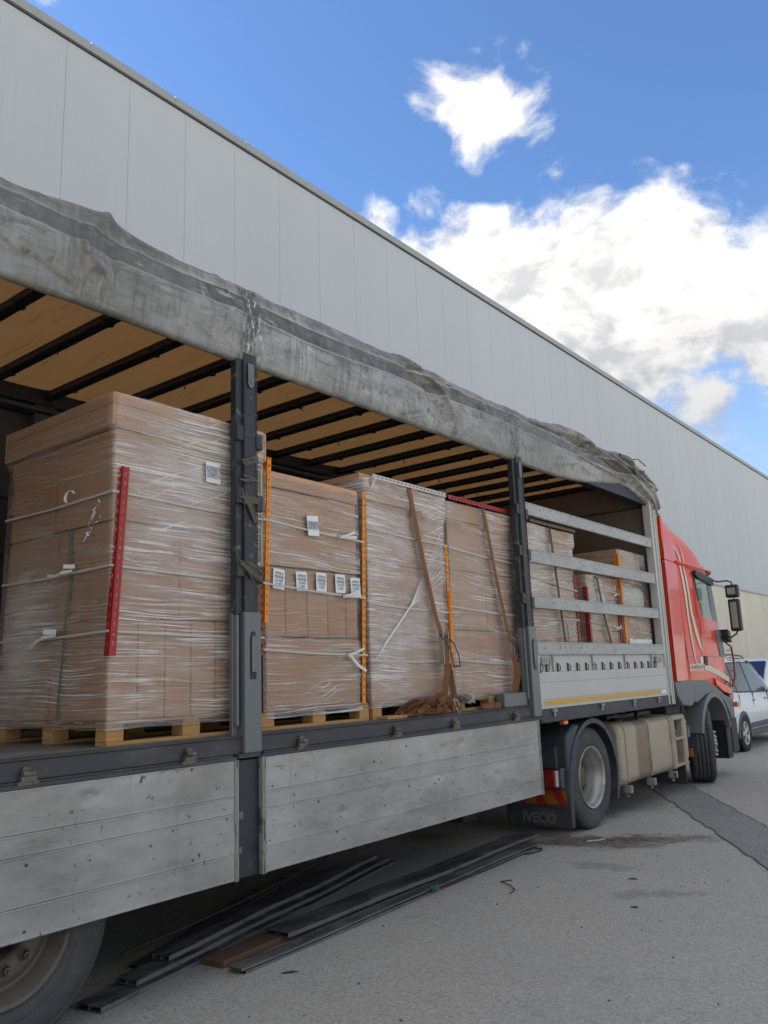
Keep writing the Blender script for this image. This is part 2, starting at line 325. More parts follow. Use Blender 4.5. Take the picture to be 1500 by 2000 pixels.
c = g.mix(g.m('MULTIPLY', g.rng(g.noise(g.map(p, (1, 1.3, 5), rot=(.2, 0, 0), loc=(5, 1, 2)), 4, 8, .75), .58, .64), .55), c, (.55, .57, .55))
for sz in (3.93, 3.81): c = g.mix(g.m('MULTIPLY', g.rng(g.m('ABSOLUTE', g.m('SUBTRACT', zz, sz)), .002, .008, 1, 0), .55), c, (.48, .48, .44))
c = g.mix(g.m('MULTIPLY', g.rng(g.noise(g.map(p, (1, .5, 1)), 1.3, 4), .46, .62), .45), c, (.14, .14, .13))
for yc, wd, am in ((3.30, .12, .95), (6.62, .13, .8), (1.2, .2, .4), (8.9, .5, .4), (2.2, .22, .45)):
    yy = g.m('ADD', y, g.m('MULTIPLY', g.m('SUBTRACT', g.noise(p, 9, 4), .5), .12))
    pm = g.rng(g.m('ABSOLUTE', g.m('SUBTRACT', yy, yc)), wd*.4, wd, 1, 0, True)
    c = g.mix(g.m('MULTIPLY', g.m('MULTIPLY', pm, am), g.rng(g.noise(g.map(p, (1, 5, 1.5)), 7, 5, .7), .40, .56)), c, (.075, .070, .062))
pmw = g.m('MULTIPLY', g.rng(g.m('ABSOLUTE', g.m('SUBTRACT', y, 3.33)), .03, .12, 1, 0, True), g.rng(g.noise(g.map(p, (1, 3, 1)), 12, 5, .7), .56, .60))
c = g.mix(g.m('MULTIPLY', pmw, .8), c, (.62, .64, .62))
c = g.mix(g.m('MULTIPLY', g.rng(zz, 3.50, 3.60, 1, 0, True), g.rng(g.noise(p, 6, 5), .35, .6, .15, .6)), c, (.12, .12, .11))
g.set(b.inputs['Base Color'], c); g.set(b.inputs['Roughness'], g.rng(v, .2, .8, .52, .34))
h = g.m('ADD', g.noise(g.map(p, (1, .8, 1.5)), 6, 6, .6, .9), g.m('MULTIPLY', g.noise(p, 60, 4), .15))
g.set(b.inputs['Normal'], g.bump(h, .35, .008)); MT['curtain'] = mt
def film(name, seed, amt, tilt=.05, milky=.16, patch=None, rear=None):
    """stretch film: clear foil carrying fine, nearly horizontal creases, their glints painted as pale streaks"""
    mt, g, b = newmat(name); p = g.pos(); x, y, z = g.sep(p)
    u = g.m('ADD', x, y)
    warp = g.m('MULTIPLY', g.m('SUBTRACT', g.noise(g.comb(u, g.m('MULTIPLY', z, 1.6), seed), 1.2, 2, .5), .5), .09)
    def lines(tl, fu, fz, lo, hi, sd, wp=1.0):
        zt = g.m('ADD', g.m('ADD', z, g.m('MULTIPLY', warp, wp)), g.m('MULTIPLY', u, tl))
        q = g.comb(g.m('MULTIPLY', u, fu), g.m('MULTIPLY', zt, fz), sd)
        return g.rng(g.noise(q, 1.0, 2, .5), lo, hi)
    l1 = lines(tilt, 1.5, 95, .53, .62, seed+.3)
    l2 = lines(tilt*.3, 2.4, 160, .53, .62, seed+5.3, .5)
    l3 = lines(-.42, 1.4, 62, .62, .72, seed+9.1)
    l4 = lines(.36, 1.4, 62, .63, .72, seed+12.1)
    l5 = lines(.16, .9, 9, .52, .74, seed+21)  # broad sheen, painted in as pale bands
    g3 = g.rng(g.noise(g.comb(u, z, seed+2.2), 1.6, 3), .46, .56)
    g4 = g.rng(g.noise(g.comb(u, z, seed+7.7), 1.5, 3), .48, .58)
    l3 = g.m('MULTIPLY', l3, g3); l4 = g.m('MULTIPLY', l4, g4)
    ln = g.m('MAXIMUM', g.m('MAXIMUM', g.m('MULTIPLY', l1, .95), g.m('MULTIPLY', l2, .7)), g.m('MAXIMUM', g.m('MULTIPLY', l3, .9), g.m('MULTIPLY', l4, .7)))  # crease highlights painted in as pale, more opaque streaks
    big = g.noise(g.comb(g.m('MULTIPLY', u, 1.0), z, seed+3), 1.5, 4, .6)
    dens = g.m('MULTIPLY', g.rng(big, .38, .58, .22, 1.0), g.rng(g.noise(g.comb(g.m('MULTIPLY', u, .8), g.m('MULTIPLY', z, 5), seed+1), 1.6, 3), .36, .56, .25, 1.0))
    a = g.m('ADD', g.m('ADD', g.m('MULTIPLY', g.m('MULTIPLY', ln, dens), amt), g.m('MULTIPLY', l5, .22)), g.rng(big, .35, .70, milky*.3, milky*1.5))
    if rear:   # the end face of the load carries a smoother stretch of foil near its top
        ucorner, k = rear
        onrear = g.rng(u, ucorner-.04, ucorner+.02, 1, 0)
        damp = g.m('SUBTRACT', 1.0, g.m('MULTIPLY', onrear, g.rng(z, 1.9, 2.5, k*.45, k)))
        a = g.m('MULTIPLY', a, damp)
    if patch:
        for (pu, pz, pr, pa) in patch:
            d = g.vm('LENGTH', g.vm('MULTIPLY', g.comb(g.m('SUBTRACT', u, pu), g.m('SUBTRACT', z, pz), 0), (1/pr, 1/pr, 0)))
            a = g.m('ADD', a, g.m('MULTIPLY', g.rng(d, 0, 1, pa, 0, True), g.rng(g.noise(g.comb(u, g.m('MULTIPLY', z, 4), seed), 3, 4), .3, .65, .4, 1)))
    a = g.m('MINIMUM', a, .93)
    g.set(b.inputs['Base Color'], (.82, .77, .72)); b.inputs['Roughness'].default_value = .30
    g.set(b.inputs['Alpha'], a)
    g.set(b.inputs['Normal'], g.bump(g.m('ADD', l1, g.m('MULTIPLY', l2, .6)), .6, .006))
    gl = g.n('ShaderNodeBsdfGlossy'); gl.inputs['Roughness'].default_value = .16; gl.inputs['Color'].default_value = (1, .97, .94, 1)
    wr = g.m('ADD', g.noise(g.comb(g.m('MULTIPLY', u, 2.0), g.m('MULTIPLY', z, 14), seed), 1.0, 5, .6), g.m('MULTIPLY', l1, .25))
    g.set(gl.inputs['Normal'], g.bump(wr, 1.0, .02))
    lw = g.n('ShaderNodeFresnel'); lw.inputs['IOR'].default_value = 1.45
    ms = g.n('ShaderNodeMixShader'); g.set(ms.inputs[0], g.m('ADD', g.m('MULTIPLY', lw.outputs[0], .75), .01, clamp=True))
    g.nt.links.new(b.outputs[0], ms.inputs[1]); g.nt.links.new(gl.outputs[0], ms.inputs[2])
    g.nt.links.new(ms.outputs[0], g.nt.nodes['Material Output'].inputs[0])
    return mt


# ------------------------------------------------------------------ mesh helpers
class MB:
    def __init__(s): s.v = []; s.f = []; s.mi = []; s.sm = []; s.cur = 0
    def add(s, vs, fs, smooth=False):
        o = len(s.v); s.v += [tuple(q) for q in vs]
        for f in fs: s.f.append(tuple(i+o for i in f)); s.mi.append(s.cur); s.sm.append(smooth)
        return s
    def box(s, a, b, mat=None):
        (x0, y0, z0), (x1, y1, z1) = a, b
        vs = [Vector(q) for q in ((x0,y0,z0),(x1,y0,z0),(x1,y1,z0),(x0,y1,z0),(x0,y0,z1),(x1,y0,z1),(x1,y1,z1),(x0,y1,z1))]
        if mat is not None: vs = [mat @ q for q in vs]
        return s.add(vs, [(0,3,2,1),(4,5,6,7),(0,1,5,4),(1,2,6,5),(2,3,7,6),(3,0,4,7)])
    def hexa(s, vs): return s.add(vs, [(0,3,2,1),(4,5,6,7),(0,1,5,4),(1,2,6,5),(2,3,7,6),(3,0,4,7)])
    def prism(s, poly, axis, a, b, smooth=False):
        """poly: 2D outline in the two other axes (order x,y,z minus axis)"""
        def P(q, t):
            if axis == 'x': return (t, q[0], q[1])
            if axis == 'y': return (q[0], t, q[1])
            return (q[0], q[1], t)
        n = len(poly); area = sum(poly[i][0]*poly[(i+1) % n][1]-poly[(i+1) % n][0]*poly[i][1] for i in range(n))
        if (area < 0): poly = poly[::-1]
        if axis == 'y': a, b = max(a, b), min(a, b)
        else: a, b = min(a, b), max(a, b)
        vs = [P(q, a) for q in poly]+[P(q, b) for q in poly]
        s.add(vs, [tuple(range(n))[::-1], tuple(range(n, 2*n))])
        o = len(s.v)-2*n
        for i in range(n):
            j = (i+1) % n; s.f.append((o+i, o+j, o+n+j, o+n+i)); s.mi.append(s.cur); s.sm.append(smooth)
        return s
    def bar(s, p, q, w, h, up=(0, 0, 1), roll=0):
        p = Vector(p); q = Vector(q); d = (q-p); L = d.length; d = d/L
        sd = d.cross(Vector(up));
        if sd.length < 1e-4: sd = d.cross(Vector((1, 0, 0)))
        sd.normalize(); u = sd.cross(d)
        vs = []
        for c in (p, q):
            for (a, b) in ((-1,-1),(1,-1),(1,1),(-1,1)): vs.append(c+sd*a*w/2+u*b*h/2)
        return s.add(vs, [(0,1,2,3)[::-1],(4,5,6,7),(0,1,5,4),(1,2,6,5),(2,3,7,6),(3,0,4,7)])
    def tube(s, pts, r, n=8, cap=True):
        pts = [Vector(q) for q in pts]; rs = r if isinstance(r, (list, tuple)) else [r]*len(pts)
        ref = None; rings = []
        for i, c in enumerate(pts):
            d = (pts[min(i+1, len(pts)-1)]-pts[max(i-1, 0)]).normalized()
            if ref is None:
                ref = d.orthogonal().normalized()
            ref = (ref-d*ref.dot(d)).normalized(); o = d.cross(ref)
            rings.append([c+(ref*math.cos(2*math.pi*k/n)+o*math.sin(2*math.pi*k/n))*rs[i] for k in range(n)])
        vs = [q for rg in rings for q in rg]; fs = []
        for i in range(len(pts)-1):
            for k in range(n): fs.append((i*n+k, i*n+(k+1) % n, (i+1)*n+(k+1) % n, (i+1)*n+k))
        s.add(vs, fs, True)
        if cap: s.add(rings[0], [tuple(range(n))[::-1]]); s.add(rings[-1], [tuple(range(n))])
        return s
    def lathe(s, prof, c, axis='x', n=48, rot=None, smooth=True):
        """prof: (along, radius) list, revolved about axis through c"""
        rings = []; c = Vector(c)
        for (t, r) in prof:
            rg = []
            for k in range(n):
                a = 2*math.pi*k/n
                if axis == 'x': q = Vector((t, r*math.cos(a), r*math.sin(a)))
                elif axis == 'y': q = Vector((r*math.sin(a), t, r*math.cos(a)))
                else: q = Vector((r*math.cos(a), r*math.sin(a), t))
                if rot: q = rot @ q
                rg.append(c+q)
            rings.append(rg)
        vs = [q for rg in rings for q in rg]; fs = []
        for i in range(len(prof)-1):
            for k in range(n): fs.append((i*n+k, i*n+(k+1) % n, (i+1)*n+(k+1) % n, (i+1)*n+k))
        return s.add(vs, fs, smooth)
    def ribbon(s, pts, wds, w, t=.003):
        """strap swept along pts; wds = width direction per point (or one)"""
        pts = [Vector(q) for q in pts]; n = len(pts)
        if not isinstance(wds, list): wds = [wds]*n
        if t == .003 and 2 < n < 9 and max((pts[i+1]-pts[i]).length for i in range(n-1)) < .3:      # slack webbing hangs in smooth curves
            P2, W2 = [], []; wv_ = [Vector(q).normalized() for q in wds]
            for i in range(n-1):
                a, b, c, d = pts[max(0, i-1)], pts[i], pts[i+1], pts[min(n-1, i+2)]
                for k in range(6):
                    h = k/6; P2.append(.5*((2*b)+(c-a)*h+(2*a-5*b+4*c-d)*h*h+(3*b-a-3*c+d)*h**3)); W2.append(wv_[i].lerp(wv_[i+1], h))
            pts, wds = P2+[pts[-1]], W2+[wv_[-1]]; n = len(pts)
        vs = []
        for i, c in enumerate(pts):
            d = (pts[min(i+1, n-1)]-pts[max(i-1, 0)]).normalized(); wv = Vector(wds[i]); wv = (wv-d*wv.dot(d)).normalized(); nn = d.cross(wv)
            for (a, b) in ((-1,-1),(1,-1),(1,1),(-1,1)): vs.append(c+wv*a*w/2+nn*b*t/2)
        fs = [(0,1,2,3)[::-1], tuple(4*(n-1)+k for k in range(4))]
        for i in range(n-1):
            for k in range(4): fs.append((4*i+k, 4*i+(k+1) % 4, 4*i+4+(k+1) % 4, 4*i+4+k))
        return s.add(vs, fs, False)
    def grid(s, fn, us, vs_, smooth=True):
        o = len(s.v); nu, nv = len(us), len(vs_)
        for a in us:
            for b in vs_: s.v.append(tuple(fn(a, b)))
        for i in range(nu-1):
            for j in range(nv-1):
                s.f.append((o+i*nv+j, o+(i+1)*nv+j, o+(i+1)*nv+j+1, o+i*nv+j+1)); s.mi.append(s.cur); s.sm.append(smooth)
        return s
    def build(s, name, mats, parent=None, bevel=0, seg=1, **tags):
        me = bpy.data.meshes.new(name)
        off = Vector((0, 0, 0)); q = parent
        while q is not None: off += q.location; q = q.parent
        me.from_pydata([(v[0]-off.x, v[1]-off.y, v[2]-off.z) for v in s.v], [], s.f)
        if not isinstance(mats, (list, tuple)): mats = [mats]
        for k in mats: me.materials.append(MT[k] if isinstance(k, str) else k)
        for p, i, sm in zip(me.polygons, s.mi, s.sm): p.material_index = i; p.use_smooth = sm
        bm = bmesh.new(); bm.from_mesh(me); bmesh.ops.recalc_face_normals(bm, faces=bm.faces) if not getattr(s, 'keep', False) else None
        bm.to_mesh(me); bm.free(); me.update()
        o = bpy.data.objects.new(name, me); COL.objects.link(o); o.parent = parent
        if bevel:
            md = o.modifiers.new('bevel', 'BEVEL'); md.width = bevel; md.segments = seg; md.limit_method = 'ANGLE'; md.angle_limit = math.radians(40); md.use_clamp_overlap = True
        for k, v in tags.items(): o[k] = v
        return o
def thing(name, loc, label, cat, group=None):
    o = bpy.data.objects.new(name, None); COL.objects.link(o); o.location = loc; o.empty_display_size = .2
    o['label'] = label; o['category'] = cat
    if group: o['group'] = group
    return o
def tagit(o, label, cat, group=None):
    o['label'] = label; o['category'] = cat
    if group: o['group'] = group
    return o
def share(src, name, parent, loc):
    c = src.copy(); c.name = name; COL.objects.link(c); c.parent = parent; c.location = loc
    return c
def copy_tree(o, parent=None):
    kids = list(o.children); c = o.copy(); COL.objects.link(c); c.parent = parent
    for k in kids: copy_tree(k, c)
    return c
def frange(a, b, st):
    n = max(1, int(round((b-a)/st))); return [a+(b-a)*i/n for i in range(n+1)]
def text(s, size, m, mat, parent, name='lettering', depth=.0008, bold=0.0):
    cu = bpy.data.curves.new('t', 'FONT'); cu.body = s; cu.size = size; cu.extrude = depth; cu.align_x = 'CENTER'; cu.align_y = 'CENTER'; cu.offset = bold
    tmp = bpy.data.objects.new('t', cu); COL.objects.link(tmp)
    dg = bpy.context.evaluated_depsgraph_get(); me = bpy.data.meshes.new_from_object(tmp.evaluated_get(dg))
    bpy.data.objects.remove(tmp); me.materials.clear(); me.materials.append(MT[mat])
    off = Vector((0, 0, 0)); q = parent
    while q is not None: off += q.location; q = q.parent
    me.transform(Matrix.Translation(-off) @ m)
    o = bpy.data.objects.new(name, me); COL.objects.link(o); o.parent = parent
    return o
def face_px(x, y, z, sx=1.0, rot=0.0):
    """frame for text lying on a +x facing face, reading towards +y"""
    return Matrix.Translation((x, y, z)) @ Matrix(((0,0,1,0),(1,0,0,0),(0,1,0,0),(0,0,0,1))) @ Matrix.Rotation(rot, 4, 'Z') @ Matrix.Diagonal((sx, 1, 1, 1))
def smooth_noise(x, y, z, s=1.0): return noise.noise(Vector((x*s, y*s, z*s)))

# ------------------------------------------------------------------ ground
gm = MB(); gm.keep = True
xs = [-400, -60, -20, 20, 60, 400]; gm.grid(lambda a, b: (a, b, 0), xs, xs, False)
gr = gm.build('ground', 'asphalt', kind='structure')
pm = MB(); pm.keep = True
def jag(t, s): return .035*noise.noise(Vector((t*3.1, s, 0)))+.03*noise.noise(Vector((t*11, s, 3)))
def strip(t, w):
    # centreline of the repaired trench, from under the truck towards the lower right
    A = Vector((-3.6, 16.2)); B = Vector((6.0, .55)); c = A+(B-A)*t; d = (B-A).normalized(); nrm = Vector((-d.y, d.x))
    q = c+nrm*(w*.27+jag(t*18, w)); return (q.x, q.y, .004)
pm.grid(strip, frange(0, 1, .004), [-1, -.5, 0, .5, 1], False)
MT['crack'] = simple('crack_fill', (.075, .073, .068), .9, bst=0)
pm.build('road_patch', 'patch', kind='structure')
cr = MB(); cr.keep = True
for w in (-1, 1):
    cr.grid(lambda t, k, w=w: (strip(t, w)[0]+k*.0035*(1+noise.noise(Vector((t*300, w, 0)))), strip(t, w)[1]+k*.0035, .008), frange(0, 1, .002), [-1, 1], False)
cr.build('patch_crack', 'crack', kind='structure')

# ------------------------------------------------------------------ warehouse
BX = -5.54
wh = thing('warehouse', (BX-8, 25, 0), 'long pale grey metal clad warehouse behind the truck, concrete along its foot', 'warehouse')
mb = MB(); mb.box((BX-16, -54.9, 0), (BX-.12, 74.9, 10.2)); mb.build('wall', 'coping', wh)
pmesh = MB(); pmesh.box((-.06, .0022, 4.5), (0, .9978, 10.225)); p0 = pmesh.build('cladding_panel', 'clad', None)
p0.parent = wh; p0.location = (8, -55+.078-25, 0)
for i in range(1, 129): share(p0, 'cladding_panel', wh, (8, -55+.078-25+i, 0))
mb = MB(); mb.box((BX-.10, -55, 4.4), (BX-.005, 75, 10.235)); mb.build('backing', 'joint', wh)
c0 = MB(); c0.box((-.3, .003, 10.27), (.03, 1.437, 10.40)); c0.box((-.3, .003, 10.258), (.038, 1.437, 10.27)); c0 = c0.build('coping', 'coping', None); c0.parent = wh; c0.location = (8, -55-.065-25, 0)
for i in range(1, 90): share(c0, 'coping', wh, (8, -55-.065-25+1.44*i, 0))
mb = MB(); mb.box((BX-.2, -55, 10.226), (BX-.01, 75, 10.268)); mb.build('shadow_gap', 'joint', wh)
mb = MB(); mb.box((BX-.29, -55, 10.272), (BX+.024, 75, 10.392)); mb.build('coping_light_block', 'coping', wh)  # hidden strip added to stop sun leaking through the coping gaps
mb = MB(); mb.box((BX-.1, -55, 0), (BX+.10, 75, 4.40)); mb.build('plinth', 'concrete', wh)
mb = MB(); mb.box((BX-.1, -55, 4.402), (BX+.14, 75, 4.47)); mb.build('plinth_cap', 'coping', wh, .005)
mb = MB(); mb.prism([(8.10, 6.45), (8.115, 6.62), (8.16, 6.40)], 'x', BX+.002, BX+.012); mb.build('torn_sealant', 'black', wh)

# ------------------------------------------------------------------ semi trailer
TR = thing('semi_trailer', (-1.25, 5, 0), 'open curtain side semi trailer with weathered grey tarp, hinged aluminium boards and pallets aboard', 'trailer')
def P(mb, name, mats, bevel=0, parent=None, **t): return mb.build(name, mats, parent or TR, bevel, **t)
# deck
for i in range(9):
    x0 = -2.44+i*.264; P(MB().box((x0+.002, -3.2, 1.215), (x0+.262, 10.1, 1.25-.001*(i % 2))), 'floor_board', 'floorwood')
P(MB().box((-.062, -3.2, 1.19), (-.006, 10.12, 1.249)), 'floor_edge', 'chassis', .004)
rave = MB(); rave.box((-.07, -3.2, 1.13), (-.012, 6.8, 1.19)); rave.box((-.012, -3.2, 1.150), (.002, 6.83, 1.238)); rave.box((-.012, -3.2, 1.238), (.010, 6.83, 1.247))
P(rave, 'side_rail', 'chassis', .003)
for a, b in ((-3.2, 3.185), (3.375, 6.86)):
    P(MB().box((-.03, a, 1.118), (.028, b, 1.138)).box((.005, a+.02, 1.138), (.016, b-.02, 1.149)), 'hinge_lip', 'chassis', .002)
hg = MB(); hg.box((.014, -.035, -.012), (.036, .035, .012)); hg.box((.014, -.05, -.028), (.030, .05, -.012)); hg.tube([(.03, -.03, .02), (.03, .03, .02)], .014, 8); hg.box((.004, -.02, .0), (.018, .02, .05))
h0 = hg.build('hinge', 'hinge', None); h0.parent = TR; h0.location = (1.25, 1.11-5, 1.162)
for y in (1.97, 2.86, 3.71, 4.65, 5.39, 6.33): share(h0, 'hinge', TR, (1.25, y-5, 1.162))
# hanging drop sides: four boards each
DENTS = [(2.28, 1.045, .022, .035), (2.73, 1.085, .03, .05), (5.2, 1.0, .012, .05), (5.45, 1.03, .01, .04), (4.05, .72, .008, .04), (5.1, .82, .008, .05), (5.98, .74, .008, .04), (1.3, .9, .015, .1)]
def dropside(a, b, name, label):
    zs = [.495, .63, .838, .930, 1.118]
    D = bpy.data.objects.new(name, None); COL.objects.link(D); D.parent = TR; D['label'] = label
    for k in range(4):
        z0, z1 = zs[k]+.0005, zs[k+1]-.0005
        g_ = MB()
        def fn(y, z):
            d = .0035*noise.noise(Vector((y*2.2, z*5, k)))+.0015*noise.noise(Vector((y*9, z*14, k)))
            for (dy, dz, am, w) in DENTS:
                r2 = ((y-dy)/w)**2+((z-dz)/(w*.6))**2
                if r2 < 6: d -= am*math.exp(-r2)*(1+1.3*noise.noise(Vector((y*28, z*34, dy)))+.6*noise.noise(Vector((y*70, z*70, 0))))
            e = min(z-z0, z1-z)
            if e < .0012: d -= .0012
            d += .0012*max(0, 1-abs(e-.004)/.003)
            return (.030+d, y, z)
        zz = [z0, z0+.0012, z0+.004, z0+.007]+frange(z0+.014, z1-.014, .014)+[z1-.007, z1-.004, z1-.0012, z1]
        yy = frange(a+.028, b-.028, .025)
        if k == 3: yy = frange(a+.028, b-.028, .0125)
        g_.grid(fn, yy, zz)
        g_.box((.006, a+.028, z0), (.020, b-.028, z1))
        g_.box((.008, a+.028, z1-.0025), (.0262, b-.028, z1-.0003))
        g_.box((.008, a+.028, z0+.0003), (.0262, b-.028, z0+.0025))
        g_.build('board', 'alu', D)
    for (u, v) in ((a, a+.0265), (b-.0265, b)):
        f_ = MB(); f_.box((.0, u, .49), (.036, v, 1.121)); mid = (u+v)/2; f_.box((.036, mid-.004, .495), (.0395, mid+.004, 1.118)); f_.build('end_frame', 'frame_worn', D, .002)
    rv = MB(); random.seed(int(a*10))
    for y in frange(a+.25, b-.12, .42):
        for z in (.56, .70, .76, .88, .99):
            if random.random() < .75: rv.lathe([(0, .0075), (.004, .006), (.0055, .0)], (.0305, y+random.uniform(-.02, .02), z+random.uniform(-.01, .01)), 'x', 8)
    rv.build('rivet', 'frame_worn', D, kind='stuff')
    return D
dropside(-1.1, 3.190, 'drop_side', 'dented drop side hanging in front of the trailer wheel')
dropside(3.368, 6.70, 'drop_side', 'drop side hanging between the two curtain posts')
P(MB().box((.030, 3.355, .61), (.052, 3.385, .665)), 'latch', 'frame_worn', .002)
# curtain posts
def post(y0, y1, label):
    O = bpy.data.objects.new('curtain_post', None); COL.objects.link(O); O.parent = TR; O['label'] = label
    w = y1-y0; a = y0+.10*w
    s = MB(); s.box((-.055, y0, 1.93), (-.002, y0+.30*w, 3.56)); s.box((-.05, y0+.30*w, 1.93), (.012, y1-.08*w, 3.56)); s.box((-.085, y1-.08*w, 1.93), (-.004, y1, 3.56))
    for yy in (y0+.30*w, y1-.1*w): s.box((.012, yy, 1.95), (.020, yy+.006, 3.47))
    s.build('post_shaft', 'post_dark', O, .004)
    s = MB(); s.box((-.06, y0-.004, 1.155), (-.03, y1+.004, 1.94)); s.box((-.03, y0+.22*w, 1.15), (.030, y1-.0*w, 1.945)); s.box((-.03, y0-.002, 1.30), (.006, y0+.10*w, 1.93)); s.build('sleeve', 'post_light', O, .005)
    c_ = (y0+y1)/2+.1*w
    s = MB(); s.prism([(c_-.022, 1.80), (c_-.016, 1.825), (c_, 1.836), (c_+.016, 1.825), (c_+.022, 1.80), (c_+.022, 1.56), (c_-.022, 1.56)], 'x', .0305, .034); s.build('slot', 'black', O)
    s = MB(); s.prism([(c_-.018, 1.788), (c_-.01, 1.808), (c_+.01, 1.808), (c_+.018, 1.788), (c_+.018, 1.60), (c_-.018, 1.60)], 'x', .0345, .042); s.build('lock_lever', 'post_light', O, .002)
    s = MB(); s.prism([(c_-.024, 3.49), (c_-.024, 3.36), (c_-.012, 3.335), (c_+.012, 3.335), (c_+.024, 3.36), (c_+.024, 3.49)], 'x', .0205, .025); s.lathe([(0, .009), (.004, .009), (.004, 0)], (.0252, c_, 3.37), 'x', 10); s.build('top_latch', 'post_light', O)
    for z in (3.03, 2.64, 2.20):
        for side in (-1, 1):
            s = MB(); yc = (y0+.09*w) if side < 0 else (y1+.03*w)
            zc = z if side < 0 else z-.03
            s.box((-.02, yc-.026, zc-.05), (.022, yc+.026, zc+.048)); s.build('slat_pocket', 'post_dark', O, .004)
    return O
PO = post(3.205, 3.372, 'scuffed dark curtain post with grey lower sleeve, nearer')
for k, (z, dz, n) in enumerate(((2.86, .05, 7), (2.62, .06, 9), (2.58, .12, 6), (2.19, .07, 9), (2.75, .012, 4))):
    s = MB(); random.seed(k)
    for i in range(n):
        ya = 3.215+.008*i+random.uniform(-.01, .01); sl = {0: .04, 1: .02, 2: -.16, 3: -.09, 4: 0}[k]; zz0 = z+random.uniform(-.02, .02)
        s.ribbon([(.026+random.random()*.006, ya, zz0-sl*.4), (.032, ya+.05, zz0+random.uniform(-.008, .008)), (.026, ya+.085+random.random()*.03, zz0+sl*.5+random.uniform(-.015, .015))], (0, .3, 1), .011, .0015)
    s.build('frayed_tape', 'rope', PO)
post(6.60, 6.775, 'dark curtain post with grey lower sleeve, farther')
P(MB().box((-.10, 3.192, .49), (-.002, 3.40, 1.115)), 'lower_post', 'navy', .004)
P(MB().box((-.0015, 3.22, .80), (.003, 3.25, .84)).box((-.0015, 3.21, .62), (.003, 3.24, .655)), 'clip', 'post_light')
P(MB().box((-.012, 3.20, 1.125), (.026, 3.366, 1.150)), 'post_foot', 'chassis', .003)
P(MB().box((-.10, 6.60, .95), (-.02, 6.80, 1.12)), 'lower_post', 'chassis', .004)
P(MB().box((-.10, 6.21, 1.251), (-.015, 6.60, 1.368)), 'deck_block', 'post_light', .006)
# front section : lower board, brackets, beam, three slats
P(MB().box((-.05, 6.80, 1.08), (.002, 10.20, 1.195)).box((.002, 6.82, 1.085), (.012, 10.18, 1.10)), 'side_rail', 'chassis', .004)
for y in (7.05, 8.1, 8.95, 9.7): P(MB().box((.002, y-.03, 1.17), (.030, y+.03, 1.20)).box((.004, y-.018, 1.13), (.022, y+.018, 1.17)), 'hinge', 'frame_worn', .003)
B1 = MB(); B1.box((-.035, 6.83, 1.205), (.0, 10.08, 1.285)); P(B1, 'board', 'white_alu', .0015)
B1 = MB(); B1.box((-.035, 6.83, 1.2865), (.001, 10.08, 1.44)); P(B1, 'board', 'white_alu', .0015)
B1 = MB(); B1.box((-.035, 6.83, 1.4415), (.0, 10.08, 1.535)); P(B1, 'board', 'white_alu', .0015)
B1 = MB(); B1.box((-.045, 6.83, 1.5365), (-.018, 10.08, 1.69)); P(B1, 'board', 'white_alu', .001)
P(MB().box((.0015, 6.90, 1.235), (.004, 9.84, 1.275)), 'reflective_tape', 'yellow')
P(MB().box((.0015, 9.845, 1.235), (.004, 10.0, 1.275)), 'reflective_tape', 'paper')
P(MB().box((-.035, 6.83, 1.535), (.002, 6.86, 1.69)), 'frame_end', 'white_alu', .002); P(MB().box((-.035, 10.0805, 1.205), (.004, 10.095, 1.69)), 'frame_end', 'white_alu', .002)
for y in (7.14, 8.02, 8.86, 9.66): P(MB().box((-.018, y-.014, 1.537), (.001, y+.014, 1.69)), 'stiffener', 'alu_slat', .002)
hk = MB(); hk.tube([(0, -.016, -.028), (0, .012, -.028), (.0, .030, -.018), (0, .034, 0), (0, .030, .018), (0, .012, .028), (0, -.016, .028)], .0042, 6); hk.box((-.014, -.022, -.045), (.003, -.010, .045))
hk0 = hk.build('tie_hook', 'chassis', None); hk0.parent = TR; hk0.location = (1.25+.004, 6.87-5, 1.570)
for y in (7.015, 7.245, 7.465, 7.669, 7.871, 8.067, 8.271, 8.483, 8.702, 8.931, 9.154, 9.353, 9.559, 9.755): share(hk0, 'tie_hook', TR, (1.25-.006, y-5, 1.570))
P(MB().box((-.018, 6.88, 1.60), (.012, 7.06, 1.665)), 'latch_box', 'frame_worn', .004)
P(MB().box((-.018, 9.76, 1.60), (.012, 9.93, 1.665)), 'latch_box', 'frame_worn', .004)
for i, (z0, z1, x) in enumerate(((1.692, 1.812, .004), (2.125, 2.243, -.004), (2.553, 2.680, -.004), (3.006, 3.125, -.004))):
    y0, y1 = (6.80, 10.03) if i else (6.83, 10.07)
    s = MB(); s.box((x-.028, y0, z0), (x, y1, z1)); s.box((x, y0, z1-.012), (x+.004, y1, z1)); s.box((x, y0, z0), (x+.004, y1, z0+.012)); P(s, 'slat', 'alu_slat', .002)
# front corner post, bulkhead
s = MB(); s.box((-.09, 10.06, 1.09), (.004, 10.10, 3.60)); s.box((-.09, 10.10, 1.09), (-.006, 10.16, 3.60)); s.box((-.09, 10.16, 1.09), (.010, 10.19, 3.62)); s.box((-.09, 10.19, 1.09), (-.004, 10.245, 3.62)); s.box((-.09, 10.245, 1.09), (.006, 10.27, 3.62))
P(s, 'corner_post', 'white_alu', .003)
for (x0, x1, z0, z1) in ((-2.44, -1.27, 1.25, 3.55), (-1.265, -.10, 1.25, 3.55), (-2.44, -.10, 3.56, 3.93)):
    P(MB().box((x0, 10.15, z0), (x1, 10.24, z1)), 'bulkhead_panel', 'bulk', .004)
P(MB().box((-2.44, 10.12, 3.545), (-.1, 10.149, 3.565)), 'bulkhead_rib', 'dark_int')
P(MB().box((-.9, 10.13, 2.93), (-.78, 10.149, 3.0)), 'data_plate', 'paper')
